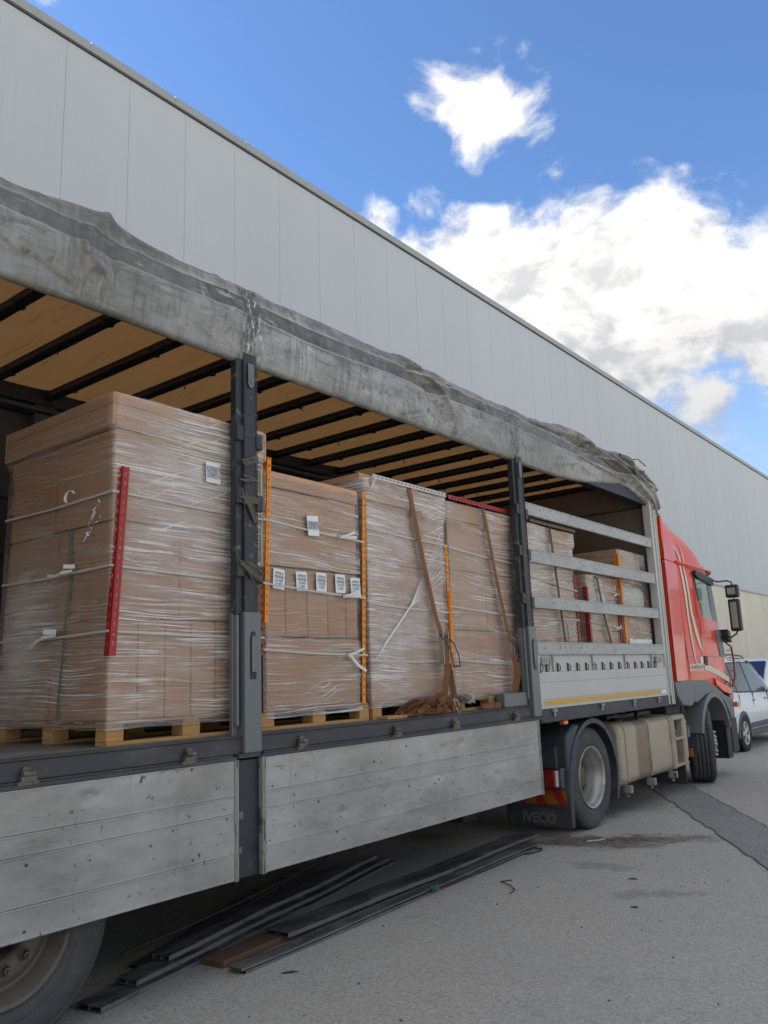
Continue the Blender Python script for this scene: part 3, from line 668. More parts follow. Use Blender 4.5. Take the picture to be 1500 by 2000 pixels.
# roof frame, bows, sheets
P(MB().box((-.13, -3.2, 3.56), (-.03, 10.2, 3.90)), 'near_roof_rail', 'bow', .006)
P(MB().box((-2.50, -3.2, 3.78), (-2.36, 10.2, 3.93)).box((-2.44, -3.2, 3.70), (-2.36, 10.2, 3.76)), 'far_roof_rail', 'bow', .01)
P(MB().tube([(-2.36, -3.2, 3.74), (-2.34, 4, 3.735), (-2.36, 10.2, 3.74)], .022, 8), 'far_roof_cable', 'dark_int')
bw = MB()
random.seed(3)
YB = [-2.25+.505*i for i in range(25)]
for i, y in enumerate(YB):
    s = MB(); s.box((-2.37, y-.030, 3.835), (-.12, y+.030, 3.90))
    pts = [(x, y-.026+.006*noise.noise(Vector((x*2, y, 0))), 3.842+.006*noise.noise(Vector((x*3, y, 5)))) for x in frange(-2.37, -.12, .25)]
    s.tube(pts, .023, 8)
    for q in range(2):
        xx = -.75-1.0*q-random.random()*.3; s.box((xx-.02, y-.05, 3.822), (xx+.015, y+.03, 3.86)) 
    o = P(s, 'roof_bow', 'bow')
    if i % 2 == 0:
        xx = -.9-random.random()*.9; tz = MB().tube([(xx, y-.03, 3.84), (xx+.02, y-.045, 3.80), (xx+.035, y-.04, 3.765)], .005, 5); tz.build('tie_end', 'black', o)
s = MB(); s.grid(lambda a, b_: (a, b_, 3.922-.028*abs(math.sin((b_+2.25)*math.pi/.505))**.6*(1 if abs(a+1.25) < 1.05 else .4)+.01*noise.noise(Vector((a*3, b_*3, 0)))), frange(-2.40, -.10, .12), frange(-2.75, 10.2, .05))
P(s, 'roof_sheet', 'roof')
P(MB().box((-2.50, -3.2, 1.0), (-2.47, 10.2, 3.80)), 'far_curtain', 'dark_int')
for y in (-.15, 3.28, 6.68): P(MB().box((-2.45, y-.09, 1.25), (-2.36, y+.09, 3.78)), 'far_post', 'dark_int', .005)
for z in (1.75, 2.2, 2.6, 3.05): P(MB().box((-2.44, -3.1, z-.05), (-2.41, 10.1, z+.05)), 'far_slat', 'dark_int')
# bunched side curtain over the roof edge
def seg_d(p, a, b):
    ab = (b[0]-a[0], b[1]-a[1]); t = max(0, min(1, ((p[0]-a[0])*ab[0]+(p[1]-a[1])*ab[1])/(ab[0]**2+ab[1]**2)))
    dx, dy = p[0]-a[0]-ab[0]*t, p[1]-a[1]-ab[1]*t
    side = ab[0]*dy-ab[1]*dx
    return math.hypot(dx, dy), side
RIDGES = [([(2.30, 4.06), (2.15, 3.90), (2.12, 3.80), (2.26, 3.69)], .050, .055), ([(2.42, 3.95), (2.28, 3.84), (2.40, 3.74)], -.03, .05),
          ([(1.6, 3.60), (1.9, 3.63), (2.1, 3.56)], -.035, .06),
          ([(4.75, 4.06), (5.15, 3.97), (5.42, 3.86), (5.56, 3.70), (5.62, 3.56)], .060, .045), ([(5.0, 3.93), (5.3, 3.80), (5.48, 3.62)], -.045, .05),
          ([(5.25, 4.04), (5.7, 3.93), (6.1, 3.86)], .035, .045), ([(4.9, 3.56), (5.2, 3.66), (5.4, 3.58)], .03, .05),
          ([(3.05, 4.0), (3.15, 3.85), (3.12, 3.68)], .02, .03), ([(2.9, 3.62), (3.05, 3.55)], -.03, .04),
          ([(7.2, 4.10), (8.1, 4.04), (8.9, 3.93), (9.5, 3.80), (10.0, 3.64)], .085, .055), ([(7.8, 4.0), (8.6, 3.90), (9.3, 3.76), (9.9, 3.62)], -.055, .05),
          ([(8.3, 3.90), (8.9, 3.82), (9.4, 3.72), (9.9, 3.62)], .06, .045), ([(8.2, 4.12), (9.0, 4.07), (9.7, 3.94), (10.2, 3.76)], .09, .05), ([(8.5, 4.02), (9.2, 3.94), (9.8, 3.82), (10.15, 3.7)], -.075, .035), ([(7.0, 3.98), (7.9, 3.96), (8.6, 3.88), (9.2, 3.74)], -.05, .03), ([(9.0, 4.0), (9.6, 3.9), (10.1, 3.76)], .05, .025), ([(8.0, 3.80), (8.6, 3.76), (9.3, 3.74)], .035, .03), ([(7.5, 3.62), (8.0, 3.72), (8.3, 3.66)], .025, .03)]
SEAMS = (3.93, 3.81)
def seam_w(y): return .015*math.sin(1.3*y)+.008*math.sin(4.1*y+1)
random.seed(31)
CREASE = []
for k in range(150):
    y = random.uniform(.6, 10.1); z = random.uniform(3.52, 4.02); a = random.choice([-.9, -.6, .5, .9, 1.3, -1.2])+random.uniform(-.3, .3); l = random.uniform(.05, .20)
    CREASE.append(((y-l*math.cos(a), z-l*.6*math.sin(a)), (y+l*math.cos(a), z+l*.6*math.sin(a)), random.choice([-1, 1])*random.uniform(.003, .009), random.uniform(.008, .016)))
CRB = {}
for c_ in CREASE:
    for kk in range(int((min(c_[0][0], c_[1][0])-.05)*5), int((max(c_[0][0], c_[1][0])+.05)*5)+1): CRB.setdefault(kk, []).append(c_)
def cz_bot(y):
    b = 3.500+.012*noise.noise(Vector((y*1.5, 0, 0)))
    if y > 7.6: b += .19*max(0, min(1, (y-7.6)/1.6))**1.3
    if y > 9.45: b -= .13*min(1, (y-9.45)/.65)
    return b
def curt(y, s):
    # s 0..1 : roof -> over the edge -> hanging -> curled under
    zb = cz_bot(y); zt = 4.025+.008*noise.noise(Vector((y*1.1, 7, 0)))+(.05*math.exp(-((y-2.2)/.25)**2))+(.035*math.exp(-((y-8.2)/.9)**2))
    if y > 10.0: zt -= .10*(y-10.0)/.4
    if s < .16: t = s/.16; x, z, nx, nz = -.42+.36*t, zt-.01+.01*t, 0, 1
    elif s < .28: t = (s-.16)/.12*math.pi/2; x, z, nx, nz = -.06+.06*math.sin(t), zt-.06+.06*math.cos(t), math.sin(t), math.cos(t)
    elif s < .86: t = (s-.28)/.58; x, z, nx, nz = .0+.03*math.sin(math.pi*t), (zt-.06)+(zb+.035-zt+.06)*t, 1, 0
    else: t = (s-.86)/.14*math.pi*.95; x, z, nx, nz = -.035+.035*math.cos(t), zb+.035-.035*math.sin(t), math.cos(t), -math.sin(t)
    d = 0
    zz = z
    for poly, am, w in RIDGES:
        if y < poly[0][0]-.35 or y > poly[-1][0]+.35 and y > poly[0][0]+.35: continue
        dd = min(seg_d((y, zz), poly[i], poly[i+1])[0] for i in range(len(poly)-1))
        if dd < 3*w: d += am*(.55*math.exp(-(dd/w)**2)+.45*math.exp(-(dd/(w*.4))**2))
    for (ca, cb, am, w) in CRB.get(int(y*5), ()):
        dd = seg_d((y, zz), ca, cb)[0]
        if dd < 3*w: d += am*math.exp(-(dd/w)**2)
    d += .010*noise.noise(Vector((y*1.3, zz*3.0, 1)))+.004*noise.noise(Vector((y*4+zz*3, zz*7, 3)))+.0025*noise.noise(Vector((y*11, zz*17, 9)))
    d += .009*max(0, 1-8*abs(noise.noise(Vector((y*1.1-zz*1.2, zz*1.6+y*.35, 4)))))**1.5 - .008*max(0, 1-9*abs(noise.noise(Vector((y*2.3+zz*1.9, zz*2.2, 14)))))
    if abs(y-3.3) < .16 or abs(y-6.65) < .16: d += .006
    for sz in SEAMS:
        e = abs(zz-sz-seam_w(y)); d += .008*math.exp(-(e/.006)**2) if e < .03 else 0
    d *= .78
    if s > .86: d *= .5
    return (x+nx*d, y, z+nz*d*.8)
s = MB(); ss = [i/119 for i in range(120)]
s.grid(curt, frange(-3.2, 10.22, .014), ss)
cu = P(s, 'side_curtain', 'curtain')
# gathered end of the curtain at the front corner
s = MB()
def gath(t, a):
    c = Vector((-.01+.03*math.sin(t*9), 9.2+1.12*t, 4.02-.20*t-.28*t**3)); r = .05+.035*math.sin(math.pi*min(1, t*1.1)); an = a*2*math.pi
    r *= 1+.35*math.sin(3*an+t*7)+.2*noise.noise(Vector((math.cos(an)*2, math.sin(an)*2, t*4)))
    return c+Vector((.85*math.cos(an), .15*math.sin(an), math.sin(an)))*r
s.grid(gath, frange(0, 1, .02), [i/28 for i in range(29)]); s.build('curtain_roll', 'curtain', TR)
s = MB()
def endcap(a, b_):
    # loose flap of canvas closing the front top corner
    q = 10.16+.24*b_; return (-.02-.40*(1-a)*1.0+.05*math.sin(b_*5+a*2)*a, q+.03*noise.noise(Vector((a*3, b_*4, 2))), 4.02-.50*a**1.6-.06*b_+.04*noise.noise(Vector((a*4, b_*4, 0))))
s.grid(endcap, frange(0, 1, .05), frange(0, 1, .06)); s.build('canvas_flap', 'curtain', TR)
s = MB(); s.tube([(-.05, 9.75, 4.10), (-.02, 9.9, 4.13), (.0, 10.1, 4.07)], .006, 6); s.build('cord', 'black', TR)
for (y, z) in ((9.82, 3.93), (10.02, 3.80)): MB().lathe([(0, .02), (.01, .02), (.012, .012), (.004, .008), (.004, 0)], (.065, y, z), 'x', 14).build('eyelet', 'black', TR)
# chassis, wheels
s = MB(); s.box((-1.75, -3.2, .80), (-1.60, 10.0, 1.16)); s.box((-.90, -3.2, .80), (-.75, 10.0, 1.16)); P(s, 'chassis_beam', 'chassis', .01)
for y in frange(-2.5, 9.8, .9): P(MB().box((-2.4, y-.03, 1.06), (-.10, y+.03, 1.19)), 'cross_member', 'chassis')
for z in (.42, .62, .82): P(MB().box((-2.47, 2.75, z-.085), (-2.44, 6.6, z+.085)), 'far_light_block_rail', 'chassis', .004)  # far rails added to block light and darken the ground underneath
P(MB().box((-2.3, 4.2, .45), (-1.85, 5.2, .95)), 'far_light_block_box', 'black', .02); P(MB().tube([(-1.25, 2.9, .72), (-1.25, 3.9, .72)], .16, 16), 'added_air_tank', 'chassis'); P(MB().tube([(-.55, 2.75, .80), (-.55, 3.5, .80)], .13, 16), 'added_air_tank', 'chassis')  # box and tanks added to deepen the dark under the trailer
P(MB().box((-.75, 5.6, .78), (-.30, 6.9, 1.05)), 'tool_box', 'black', .01)
for x in (-1.0, -1.6):
    s = MB(); s.box((x-.06, 6.85, .25), (x+.06, 6.97, 1.1)); s.box((x-.12, 6.78, .17), (x+.12, 7.04, .25)); P(s, 'landing_leg', 'chassis', .006)
P(MB().tube([(-.95, 6.9, .42), (-.7, 6.8, .40), (-.5, 6.5, .38), (-.4, 6.3, .42)], .012, 6), 'crank', 'rust')
def tyre_prof(w, r, rr, grooves=4):
    p = [(-w*.42, rr), (-w*.48, rr+.03), (-w*.5, (r+rr)/2), (-w*.47, r-.035), (-w*.40, r-.006)]
    tw = w*.76
    for i in range(grooves+1):
        a = -tw/2+tw*i/(grooves+1)
        if i: p += [(a-.005, r), (a-.0045, r-.012), (a+.0045, r-.012), (a+.005, r)]
    p += [(w*.40, r-.006), (w*.47, r-.035), (w*.5, (r+rr)/2), (w*.48, rr+.03), (w*.42, rr)]
    return p
def wheel(parent, c, r, w, rr, style, rot=None, side=1, label=None):
    """side = +1: outer face looks towards +x"""
    O = bpy.data.objects.new('wheel', None); COL.objects.link(O); O.parent = parent
    off = Vector((0, 0, 0)); q = parent
    while q is not None: off += q.location; q = q.parent
    if label: O['label'] = label
    rt = rot or Matrix.Identity(3)
    if side < 0: rt = rt @ Matrix.Diagonal((-1, 1, 1))
    t = MB(); t.lathe(tyre_prof(w, r, rr), c, 'x', 72, rt)
    t.lathe([(w*.492, rr+.055), (w*.502, rr+.06), (w*.502, rr+.064), (w*.492, rr+.07)], c, 'x', 72, rt)
    t.lathe([(w*.475, r-.045), (w*.488, r-.042), (w*.480, r-.036)], c, 'x', 72, rt)
    if style != 'plain':
        for k in range(84):
            a = 2*math.pi*k/84; m4 = Matrix.Translation(c) @ rt.to_4x4() @ Matrix.Rotation(a, 4, 'X')
            t.box((w*.385, -.003, r-.034), (w*.458, .003, r-.024), m4)
    t.build('tyre', 'tyre', O)
    C = Vector(c)
    rm = MB()
    if style == 'deep':
        e = w*.5
        prof = [(e-.03, rr+.004), (e-.006, rr+.010), (e+.000, rr+.004), (e-.008, rr-.010), (e-.03, rr-.016), (e-.07, rr-.030), (e-.075, rr-.036), (e-.12, rr-.040), (e-.15, rr-.052), (e-.18, rr-.060), (e-.20, rr-.066)]
        rm.lathe(prof, c, 'x', 64, rt); rm.build('rim', 'rim', O)
        MB().lathe([(e-.199, rr-.05), (e-.205, .19), (e-.185, .165), (e-.18, .13), (e-.15, .125), (e-.13, .11), (e-.125, 0)], c, 'x', 48, rt).build('hub', 'rim_dark', O)
        for k in range(8):
            a = 2*math.pi*k/8+.2; m4 = Matrix.Translation(c) @ rt.to_4x4() @ Matrix.Rotation(a, 4, 'X'); MB().box((e-.20, -.032, .185), (e-.178, .032, .222), m4).build('hand_hole', 'black', O, .012)
        for k in range(10):
            a = 2*math.pi*k/10; q = rt @ Vector((0, .145*math.cos(a), .145*math.sin(a))); MB().lathe([(e-.185, .016), (e-.15, .016), (e-.145, .008), (e-.145, 0)], C+q, 'x', 6, None if rot is None else rt).build('wheel_nut', 'rim_dark', O)
    elif style == 'super':
        e = w*.5
        prof = [(e-.03, rr+.004), (e-.004, rr+.012), (e+.002, rr+.004), (e-.010, rr-.012), (e-.045, rr-.022), (e-.055, rr-.034), (e-.085, rr-.040), (e-.10, rr-.055), (e-.075, rr-.075), (e-.060, .19), (e-.065, .112), (e-.12, .108)]
        rm.lathe(prof, c, 'x', 64, rt); rm.build('rim', 'rim_dark', O)
        MB().lathe([(e-.12, .109), (e-.115, .06), (e-.10, .05), (e-.10, 0)], c, 'x', 40, rt).build('hub', 'black', O)
        for k in range(10):
            a = 2*math.pi*k/10+.45; q = rt @ Vector((0, .155*math.cos(a), .155*math.sin(a)))
            n_ = MB(); n_.lathe([(e-.062, .026), (e-.055, .026), (e-.053, .02), (e-.045, .018)], C+q, 'x', 16, rt); n_.lathe([(e-.052, .016), (e-.028, .016), (e-.026, .009), (e-.010, .009), (e-.010, 0)], C+q, 'x', 6, rt, False); n_.build('wheel_nut', 'rim_dark', O)
    elif style == 'front':
        e = w*.5
        prof = [(e-.03, rr+.004), (e-.004, rr+.012), (e-.010, rr-.012), (e-.05, rr-.022), (e-.07, rr-.05), (e-.02, .20), (e+.012, .185), (e+.012, .12), (e+.05, .10), (e+.06, 0)]
        rm.lathe(prof, c, 'x', 64, rt); rm.build('rim', 'rim', O)
        for k in range(10):
            a = 2*math.pi*k/10; q = rt @ Vector((0, .155*math.cos(a), .155*math.sin(a)))
            MB().lathe([(e+.01, .017), (e+.048, .016), (e+.055, .008), (e+.055, 0)], C+q, 'x', 8, rt).build('wheel_nut', 'steel', O)
    else:
        rm.lathe([(w*.42, rr), (w*.3, rr-.03), (w*.1, .12), (w*.1, 0)], c, 'x', 32, rt); rm.build('rim', 'rim_dark', O)
    return O
wheel(TR, (-.235, 1.955, .512), .512, .37, .292, 'super', label='big dusty single tyre below the hanging board')
wheel(TR, (-.235, .645, .512), .512, .37, .292, 'plain')
wheel(TR, (-2.265, 1.955, .512), .512, .37, .292, 'plain', side=-1)
wheel(TR, (-2.265, .645, .512), .512, .37, .292, 'plain', side=-1)
for y in (1.955, .645): P(MB().tube([(-2.1, y, .50), (-.4, y, .50)], .06, 12), 'axle', 'chassis')
P(MB().box((-.045, 7.24, 1.045), (.008, 7.32, 1.08)), 'side_marker', 'amber', .004)
P(MB().tube([(-.5, 3.4, .52), (-.45, 4.2, .40), (-.42, 5.0, .43), (-.5, 5.6, .62)], .018, 8), 'air_pipe', 'chassis')
P(MB().box((-.62, 4.0, .36), (-.48, 4.35, .50)).box((-.58, 4.05, .5), (-.52, 4.3, .9)), 'spare_carrier', 'chassis', .006)

# ------------------------------------------------------------------ wrapped pallet loads
def slotted(mb, p, q, w, n1, n2, t=.0025, pitch=.05):
    """L-section steel angle with real slots; p->q along its length, flanges run along n1 and n2"""
    p, q = Vector(p), Vector(q); d = q-p; L = d.length; d.normalize()
    for nn, oth in ((Vector(n1), Vector(n2)), (Vector(n2), Vector(n1))):
        def bx(a0, a1, l0, l1):
            vs = []
            for l in (l0, l1):
                for (a, b) in ((a0, 0), (a1, 0), (a1, t), (a0, t)): vs.append(p+d*l+nn*a+oth*b)
            mb.hexa(vs)
        bx(0, w*.36, 0, L); bx(w*.64, w, 0, L)
        k = int(L/pitch)
        for i in range(k+1):
            l0 = i*pitch+.022; l1 = min(L, (i+1)*pitch)
            if i == 0: bx(w*.36, w*.64, 0, .02)
            if l1 > l0: bx(w*.36, w*.64, l0+.002, l1)
    return mb
def pallet(T, x0, x1, y0, y1, zb=1.25):
    Pp = bpy.data.objects.new('pallet', None); COL.objects.link(Pp); Pp.parent = T
    off = T.location
    ym = (y0+y1)/2; xm = (x0+x1)/2
    for xx in (x1-.10, xm-.05, x0):
        MB().box((xx, y0, zb+.001), (xx+.10, y1, zb+.02)).build('board', 'wood', Pp, .0015)
        for yy in (y0, ym-.06, y1-.10):
            MB().box((xx+.001, yy, zb+.021), (xx+.099, yy+(.12 if yy == ym-.06 else .10), zb+.092)).build('block', 'wood', Pp, .002)
    for yy in (y0, ym-.05, y1-.10): MB().box((x0, yy, zb+.093), (x1, yy+.10, zb+.108)).build('board', 'wood', Pp, .0015)
    n = 6
    for i in range(n):
        xx = x1-.10-i*(x1-x0-.1)/(n-1); MB().box((xx, y0, zb+.109), (xx+.09, y1, zb+.124)).build('board', 'wood', Pp, .0015)
    return Pp
def carton(T, a, b, mat='card', bevel=.004):
    a, b = Vector(a), Vector(b); e = .003
    return MB().box(a+Vector((e, e, e*.5)), b-Vector((e, e, e*.5))).build('carton', mat, T, bevel)
def filmshell(T, mat, x0, x1, y0, y1, z0, z1, off=.010, lid=None, name='stretch_film', seed=0):
    """foil wrapped round a load : closed ring with small billows, turned in a little over the top edge"""
    s = MB(); s.keep = True
    r = .012
    def ring(o):
        pts = []
        X0, X1, Y0, Y1 = x0-o, x1+o, y0-o, y1+o
        for y in frange(Y0+r, Y1-r, .035): pts.append((X1, y, 1, 0))
        pts.append((X1-r*.3, Y1-r*.3, .7, .7))
        for x in frange(X1-r, X0+r, .09)[::1]: pts.append((x, Y1, 0, 1))
        pts.append((X0+r*.3, Y1-r*.3, -.7, .7))
        for y in frange(Y1-r, Y0+r, .09): pts.append((X0, y, -1, 0))
        pts.append((X0+r*.3, Y0+r*.3, -.7, -.7))
        for x in frange(X0+r, X1-r, .035): pts.append((x, Y0, 0, -1))
        pts.append((X1-r*.3, Y0+r*.3, .7, -.7)); pts.append(pts[0]); return pts
    zs = frange(z0, z1, .03); base = ring(off); nb = len(base)
    def fn(z, i):
        x, y, nx, ny = base[i]
        d = .006*noise.noise(Vector((x*3+seed, y*3, z*4)))+.003*noise.noise(Vector((x*8, y*8, z*22+seed)))+.004
        if lid: 
            k = max(0, min(1, (z-(lid-.05))/.05)); d += .028*k
        if z > z1-.001: pass
        return (x+nx*d, y+ny*d, z+.006*noise.noise(Vector((x*5, y*5, seed)))*(1 if z in (zs[0], zs[-1]) else 0))
    s.grid(lambda z, i: fn(z, i), zs, list(range(nb))[::-1])
    s.build(name, mat, T)
def band(T, x0, x1, y0, y1, z, dz=0, o=.017, name='strapping_band'):
    e = .004; s = MB()
    P_ = [(x1+o, y0-o+e, z), (x1+o, (y0+y1)/2, z-.006+dz*.5), (x1+o, y1+o-e, z+dz), (x1, y1+o, z+dz), (x0, y1+o, z+dz), (x0-o, y1, z+dz), (x0-o, y0, z), (x0, y0-o, z), ((x0+x1)/2, y0-o, z-.01), (x1+o-e, y0-o, z)]
    s.ribbon(P_+[P_[0]], (0, 0, 1), .013, .002); return s.build(name, 'band_dull', T)
def tail(T, pts, wd=(0, 0, 1), w=.016): return MB().ribbon(pts, wd, w, .002).build('band_tail', 'band', T)
def label(T, x, y, z, w, h, lines, rot=0, tall=False, cover=None):
    m4 = face_px(x, y, z, 1, rot)
    s = MB(); s.grid(lambda a, b: m4 @ Vector((a*w/2, b*h/2, .0035*math.sin(a*2.2+b))), frange(-1, 1, .25), frange(-1, 1, .25)); o = s.build('paper_label', 'paper', T); 
    n = len(lines)
    for i, t in enumerate(lines):
        sz = h/(n+1.2)*(1.0 if not tall else 1.35); zz = h*.5-(i+1)*h/(n+1.0)
        sx = min(1.0, w*.86/(.62*sz*len(t))) if not tall else w*.92/(.66*sz*len(t))
        text(t, sz, m4 @ Matrix.Translation((0, zz*(.9), .0055)) @ Matrix.Diagonal((sx, 1, 1, 1)), 'ink', o)
    return o
XF = -.13          # face of the loads
# ---- load 1
T1 = thing('wrapped_pallet_load', (-.7, 2.95, 1.25), 'tallest wrapped carton load, wide lid, red slotted corner, left of nearer post', 'pallet load', 'film wrapped pallet loads on the trailer')
pallet(T1, -1.25, XF+.005, 2.455, 3.52)
x0 = -1.235
ys = [2.46, 2.635, 2.81, 2.985, 3.16, 3.335, 3.50]
for i in range(6): carton(T1, (-.70, ys[i], 1.376), (XF, ys[i+1], 1.897))
carton(T1, (x0, 2.46, 1.376), (-.705, 3.50, 1.897))
for a, b in ((2.46, 2.90), (2.90, 3.24), (3.245, 3.50)):
    carton(T1, (-.66, a, 1.90), (XF-(.02 if a > 3.2 else 0), b, 2.415)); carton(T1, (x0, a, 1.90), (-.665, b, 2.415))
    carton(T1, (-.71, a, 2.42), (XF-(.02 if a > 3.2 else 0), b, 2.925)); carton(T1, (x0, a, 2.42), (-.715, b, 2.925))
LD = MB(); LD.box((x0-.03, 2.425, 2.93), (XF+.028, 3.55, 3.118)); LD.build('carton_lid', 'card', T1, .004)
MB().box((XF+.0285, 2.43, 3.052), (XF+.031, 3.545, 3.055)).box((x0-.03, 2.4225, 3.052), (XF+.028, 2.4245, 3.055)).build('lid_seam', 'card_dark', T1)
filmshell(T1, film('stretch_film_a', 1.0, 1.25, .02, .13, [(1.45, 1.95, .60, .55), (1.3, 1.55, .5, .35), (2.55, 2.55, .5, .12), (2.9, 2.55, .6, .22), (2.75, 2.85, .6, .25)], (2.33, .72)), x0, XF, 2.46, 3.50, 1.33, 3.112, lid=2.92, seed=1)
a_ = MB(); slotted(a_, (XF+.040, 2.430, 1.700), (XF+.044, 2.482, 2.705), .042, (0, 1, 0), (-1, 0, 0)); a_.build('corner_angle', 'angle_red', T1)
a_ = MB(); slotted(a_, (x0-.012, 2.44, 1.75), (x0-.012, 2.45, 2.80), .042, (0, 1, 0), (1, 0, 0)); a_.build('corner_angle', 'angle_dark', T1)
a_ = MB(); slotted(a_, (XF+.016, 3.53, 1.70), (XF+.016, 3.53, 2.25), .042, (0, -1, 0), (-1, 0, 0)); a_.build('corner_angle', 'angle_brown', T1)
for z in (2.565, 2.168, 1.828): band(T1, x0, XF, 2.46, 3.50, z, -.02, .026)
tail(T1, [(-.46+.035*math.cos(t), 2.428-.02-.012*t*.4, 2.585+.035*math.sin(t)) for t in frange(.4, 4.6, .5)], (0, 1, 0))
tail(T1, [(-.44, 2.42, 2.172), (-.50, 2.39, 2.165), (-.58, 2.40, 2.155), (-.66, 2.40, 2.166)]); tail(T1, [(-.40, 2.41, 2.19), (-.46, 2.38, 2.195), (-.5, 2.40, 2.18)], (0, 0, 1), .022)
tail(T1, [(-.58, 2.42, 1.832), (-.66, 2.39, 1.825), (-.74, 2.39, 1.80), (-.82, 2.40, 1.775)]); tail(T1, [(-.56, 2.41, 1.85), (-.64, 2.38, 1.852)], (0, 0, 1), .026)
s = MB(); s.ribbon([(-.52, 2.444, 2.42), (-.50, 2.444, 2.1), (-.54, 2.444, 1.8), (-.58, 2.444, 1.38)], (1, 0, 0), .016, .002)
mt_g = simple('green_strapping', (.12, .19, .16), .5, bst=0); s.build('strapping_band', mt_g, T1)
s = MB(); random.seed(77)
for k in range(26):
    t = random.random(); c_ = Vector((-.20-.15*t, 2.428, 2.44-.11*t)) if k % 2 else Vector((-.21-.10*t, 2.428, 2.53-.14*t))
    s.ribbon([c_+Vector((random.uniform(-.012, .012), random.uniform(-.008, .004), random.uniform(-.012, .012))) for _ in range(3)], (random.random(), 0, 1), .005, .0008)
s.build('film_shred', 'paper', T1)
label(T1, XF+.034, 3.108, 2.777, .105, .125, ['ROMANYA', 'DOMESYA'], 0, True)
# ---- load 2
def angle(T, p, q, col, w=.040, n1=(0, 1, 0), n2=(-1, 0, 0)):
    return slotted(MB(), p, q, w, n1, n2).build('corner_angle', col, T)
T2 = thing('wrapped_pallet_load', (-.7, 4.02, 1.25), 'wrapped load with a row of five small labelled boxes between orange corners', 'pallet load', 'film wrapped pallet loads on the trailer')
pallet(T2, -1.25, XF+.005, 3.52, 4.53)
carton(T2, (x0, 3.555, 1.376), (XF, 4.46, 1.812))
ys = [3.56, 3.738, 3.940, 4.141, 4.328, 4.455]
for i in range(5): carton(T2, (-.8, ys[i], 1.82), (XF-.004, ys[i+1], 2.262))
carton(T2, (x0, 3.56, 1.82), (-.805, 4.455, 2.262))
carton(T2, (x0, 3.555, 2.268), (XF, 4.46, 2.775))
carton(T2, (x0, 3.55, 2.78), (XF+.012, 4.47, 2.885))
fm2 = film('stretch_film_b', 4.0, .85, .055, .10, [(3.0, 2.55, .35, .2)])
filmshell(T2, fm2, x0, XF, 3.555, 4.46, 2.27, 2.862, seed=2, off=.014); filmshell(T2, film('stretch_film_c', 6.5, .45, -.04, .03), x0, XF, 3.56, 4.455, 1.80, 2.27, seed=3, off=.008)
filmshell(T2, film('stretch_film_d', 8.0, .75, .02, .06), x0, XF, 3.555, 4.46, 1.32, 1.80, seed=4)
angle(T2, (XF+.024, 3.525, 1.90), (XF+.026, 3.560, 2.965), 'angle_orange', .034); angle(T2, (XF+.026, 4.475, 1.372), (XF+.026, 4.548, 2.885), 'angle_orange', .036, (0, -1, 0))
angle(T2, (XF+.012, 3.52, 1.36), (XF+.012, 3.52, 1.90), 'angle_dark', .03)
MB().box((-.22, 3.52, 1.38), (XF+.004, 3.545, 3.02)).build('card_edge', 'cardedge', T2, .002)
for z, d in ((2.55, -.045), (2.145, -.045), (1.735, -.035)): band(T2, x0, XF, 3.54, 4.48, z, d, .030)
for yy, z in ((4.27, 2.512), (4.30, 2.100), (4.33, 1.70)):
    tail(T2, [(XF+.035, yy-.03, z), (XF+.06, yy+.03, z+.018), (XF+.065, yy+.10, z+.045)]); tail(T2, [(XF+.035, yy-.02, z+.004), (XF+.05, yy+.05, z+(-.07 if z < 2 else .004)), (XF+.06, yy+.12, z+(-.11 if z < 2 else .012))], (0, 0, 1), .020)
    MB().box((XF+.034, yy-.05, z-.012), (XF+.040, yy-.02, z+.014)).build('band_seal', 'steel', T2)
label(T2, XF+.040, 3.962, 2.558, .105, .135, ['ROMANYA'], .06, True)
for yy, zz, r_ in ((3.655, 2.180, -.10), (3.862, 2.178, .03), (4.052, 2.185, -.02), (4.245, 2.188, 0), (4.405, 2.175, .02)): label(T2, XF+.022, yy, zz, .098, .128, ['8*MUS', 'MONTAJLI', '12 NO', '1 AD.'], r_)
# ---- load 3
T3 = thing('wrapped_pallet_load', (-.7, 5.08, 1.25), 'milky film wrapped load behind the long brown strap, white slotted top edge', 'pallet load', 'film wrapped pallet loads on the trailer')
pallet(T3, -1.25, XF+.005, 4.575, 5.58)
carton(T3, (x0, 4.575, 1.376), (XF, 5.565, 1.80)); carton(T3, (x0, 4.575, 1.806), (XF, 5.06, 2.37)); carton(T3, (x0, 5.065, 1.806), (XF-.01, 5.565, 2.37))
carton(T3, (x0, 4.575, 2.376), (XF, 5.565, 2.83)); carton(T3, (x0, 4.56, 2.835), (XF+.01, 5.585, 3.0))
s = MB(); s.box((-.75, 4.56, 3.003), (-.17, 5.3, 3.05)); s.build('carton', 'card', T3, .004)
filmshell(T3, film('stretch_film_e', 11.0, 1.1, .05, .22, [(4.7, 2.6, .5, .25), (4.8, 1.8, .5, .35), (5.1, 2.1, .35, .25)]), x0, XF, 4.575, 5.565, 1.33, 3.0, lid=2.83, seed=5)
slotted(MB(), (XF+.056, 4.60, 3.030), (XF+.056, 5.57, 3.030), .036, (0, 0, -1), (-1, 0, 0)).build('edge_angle', 'angle_white', T3)
angle(T3, (XF+.024, 5.555, 1.30), (XF+.030, 5.585, 2.20), 'angle_orange', .034); angle(T3, (XF+.024, 5.605, 1.30), (XF+.016, 5.605, 2.60), 'angle_orange', .034, (0, -1, 0))
for z, d in ((2.62, -.03), (2.07, -.03), (1.66, -.01)): band(T3, x0, XF, 4.575, 5.565, z, d, .020)
s = MB()
for k in range(9): s.ribbon([(XF+.022, 4.60+.015*k, 1.66+.016*k), (XF+.028, 5.05, 2.065+.002*k), (XF+.024, 5.52, 2.30+.05*k)], (0, -.4, 1), .004, .001)
s.build('film_rope', 'band', T3)
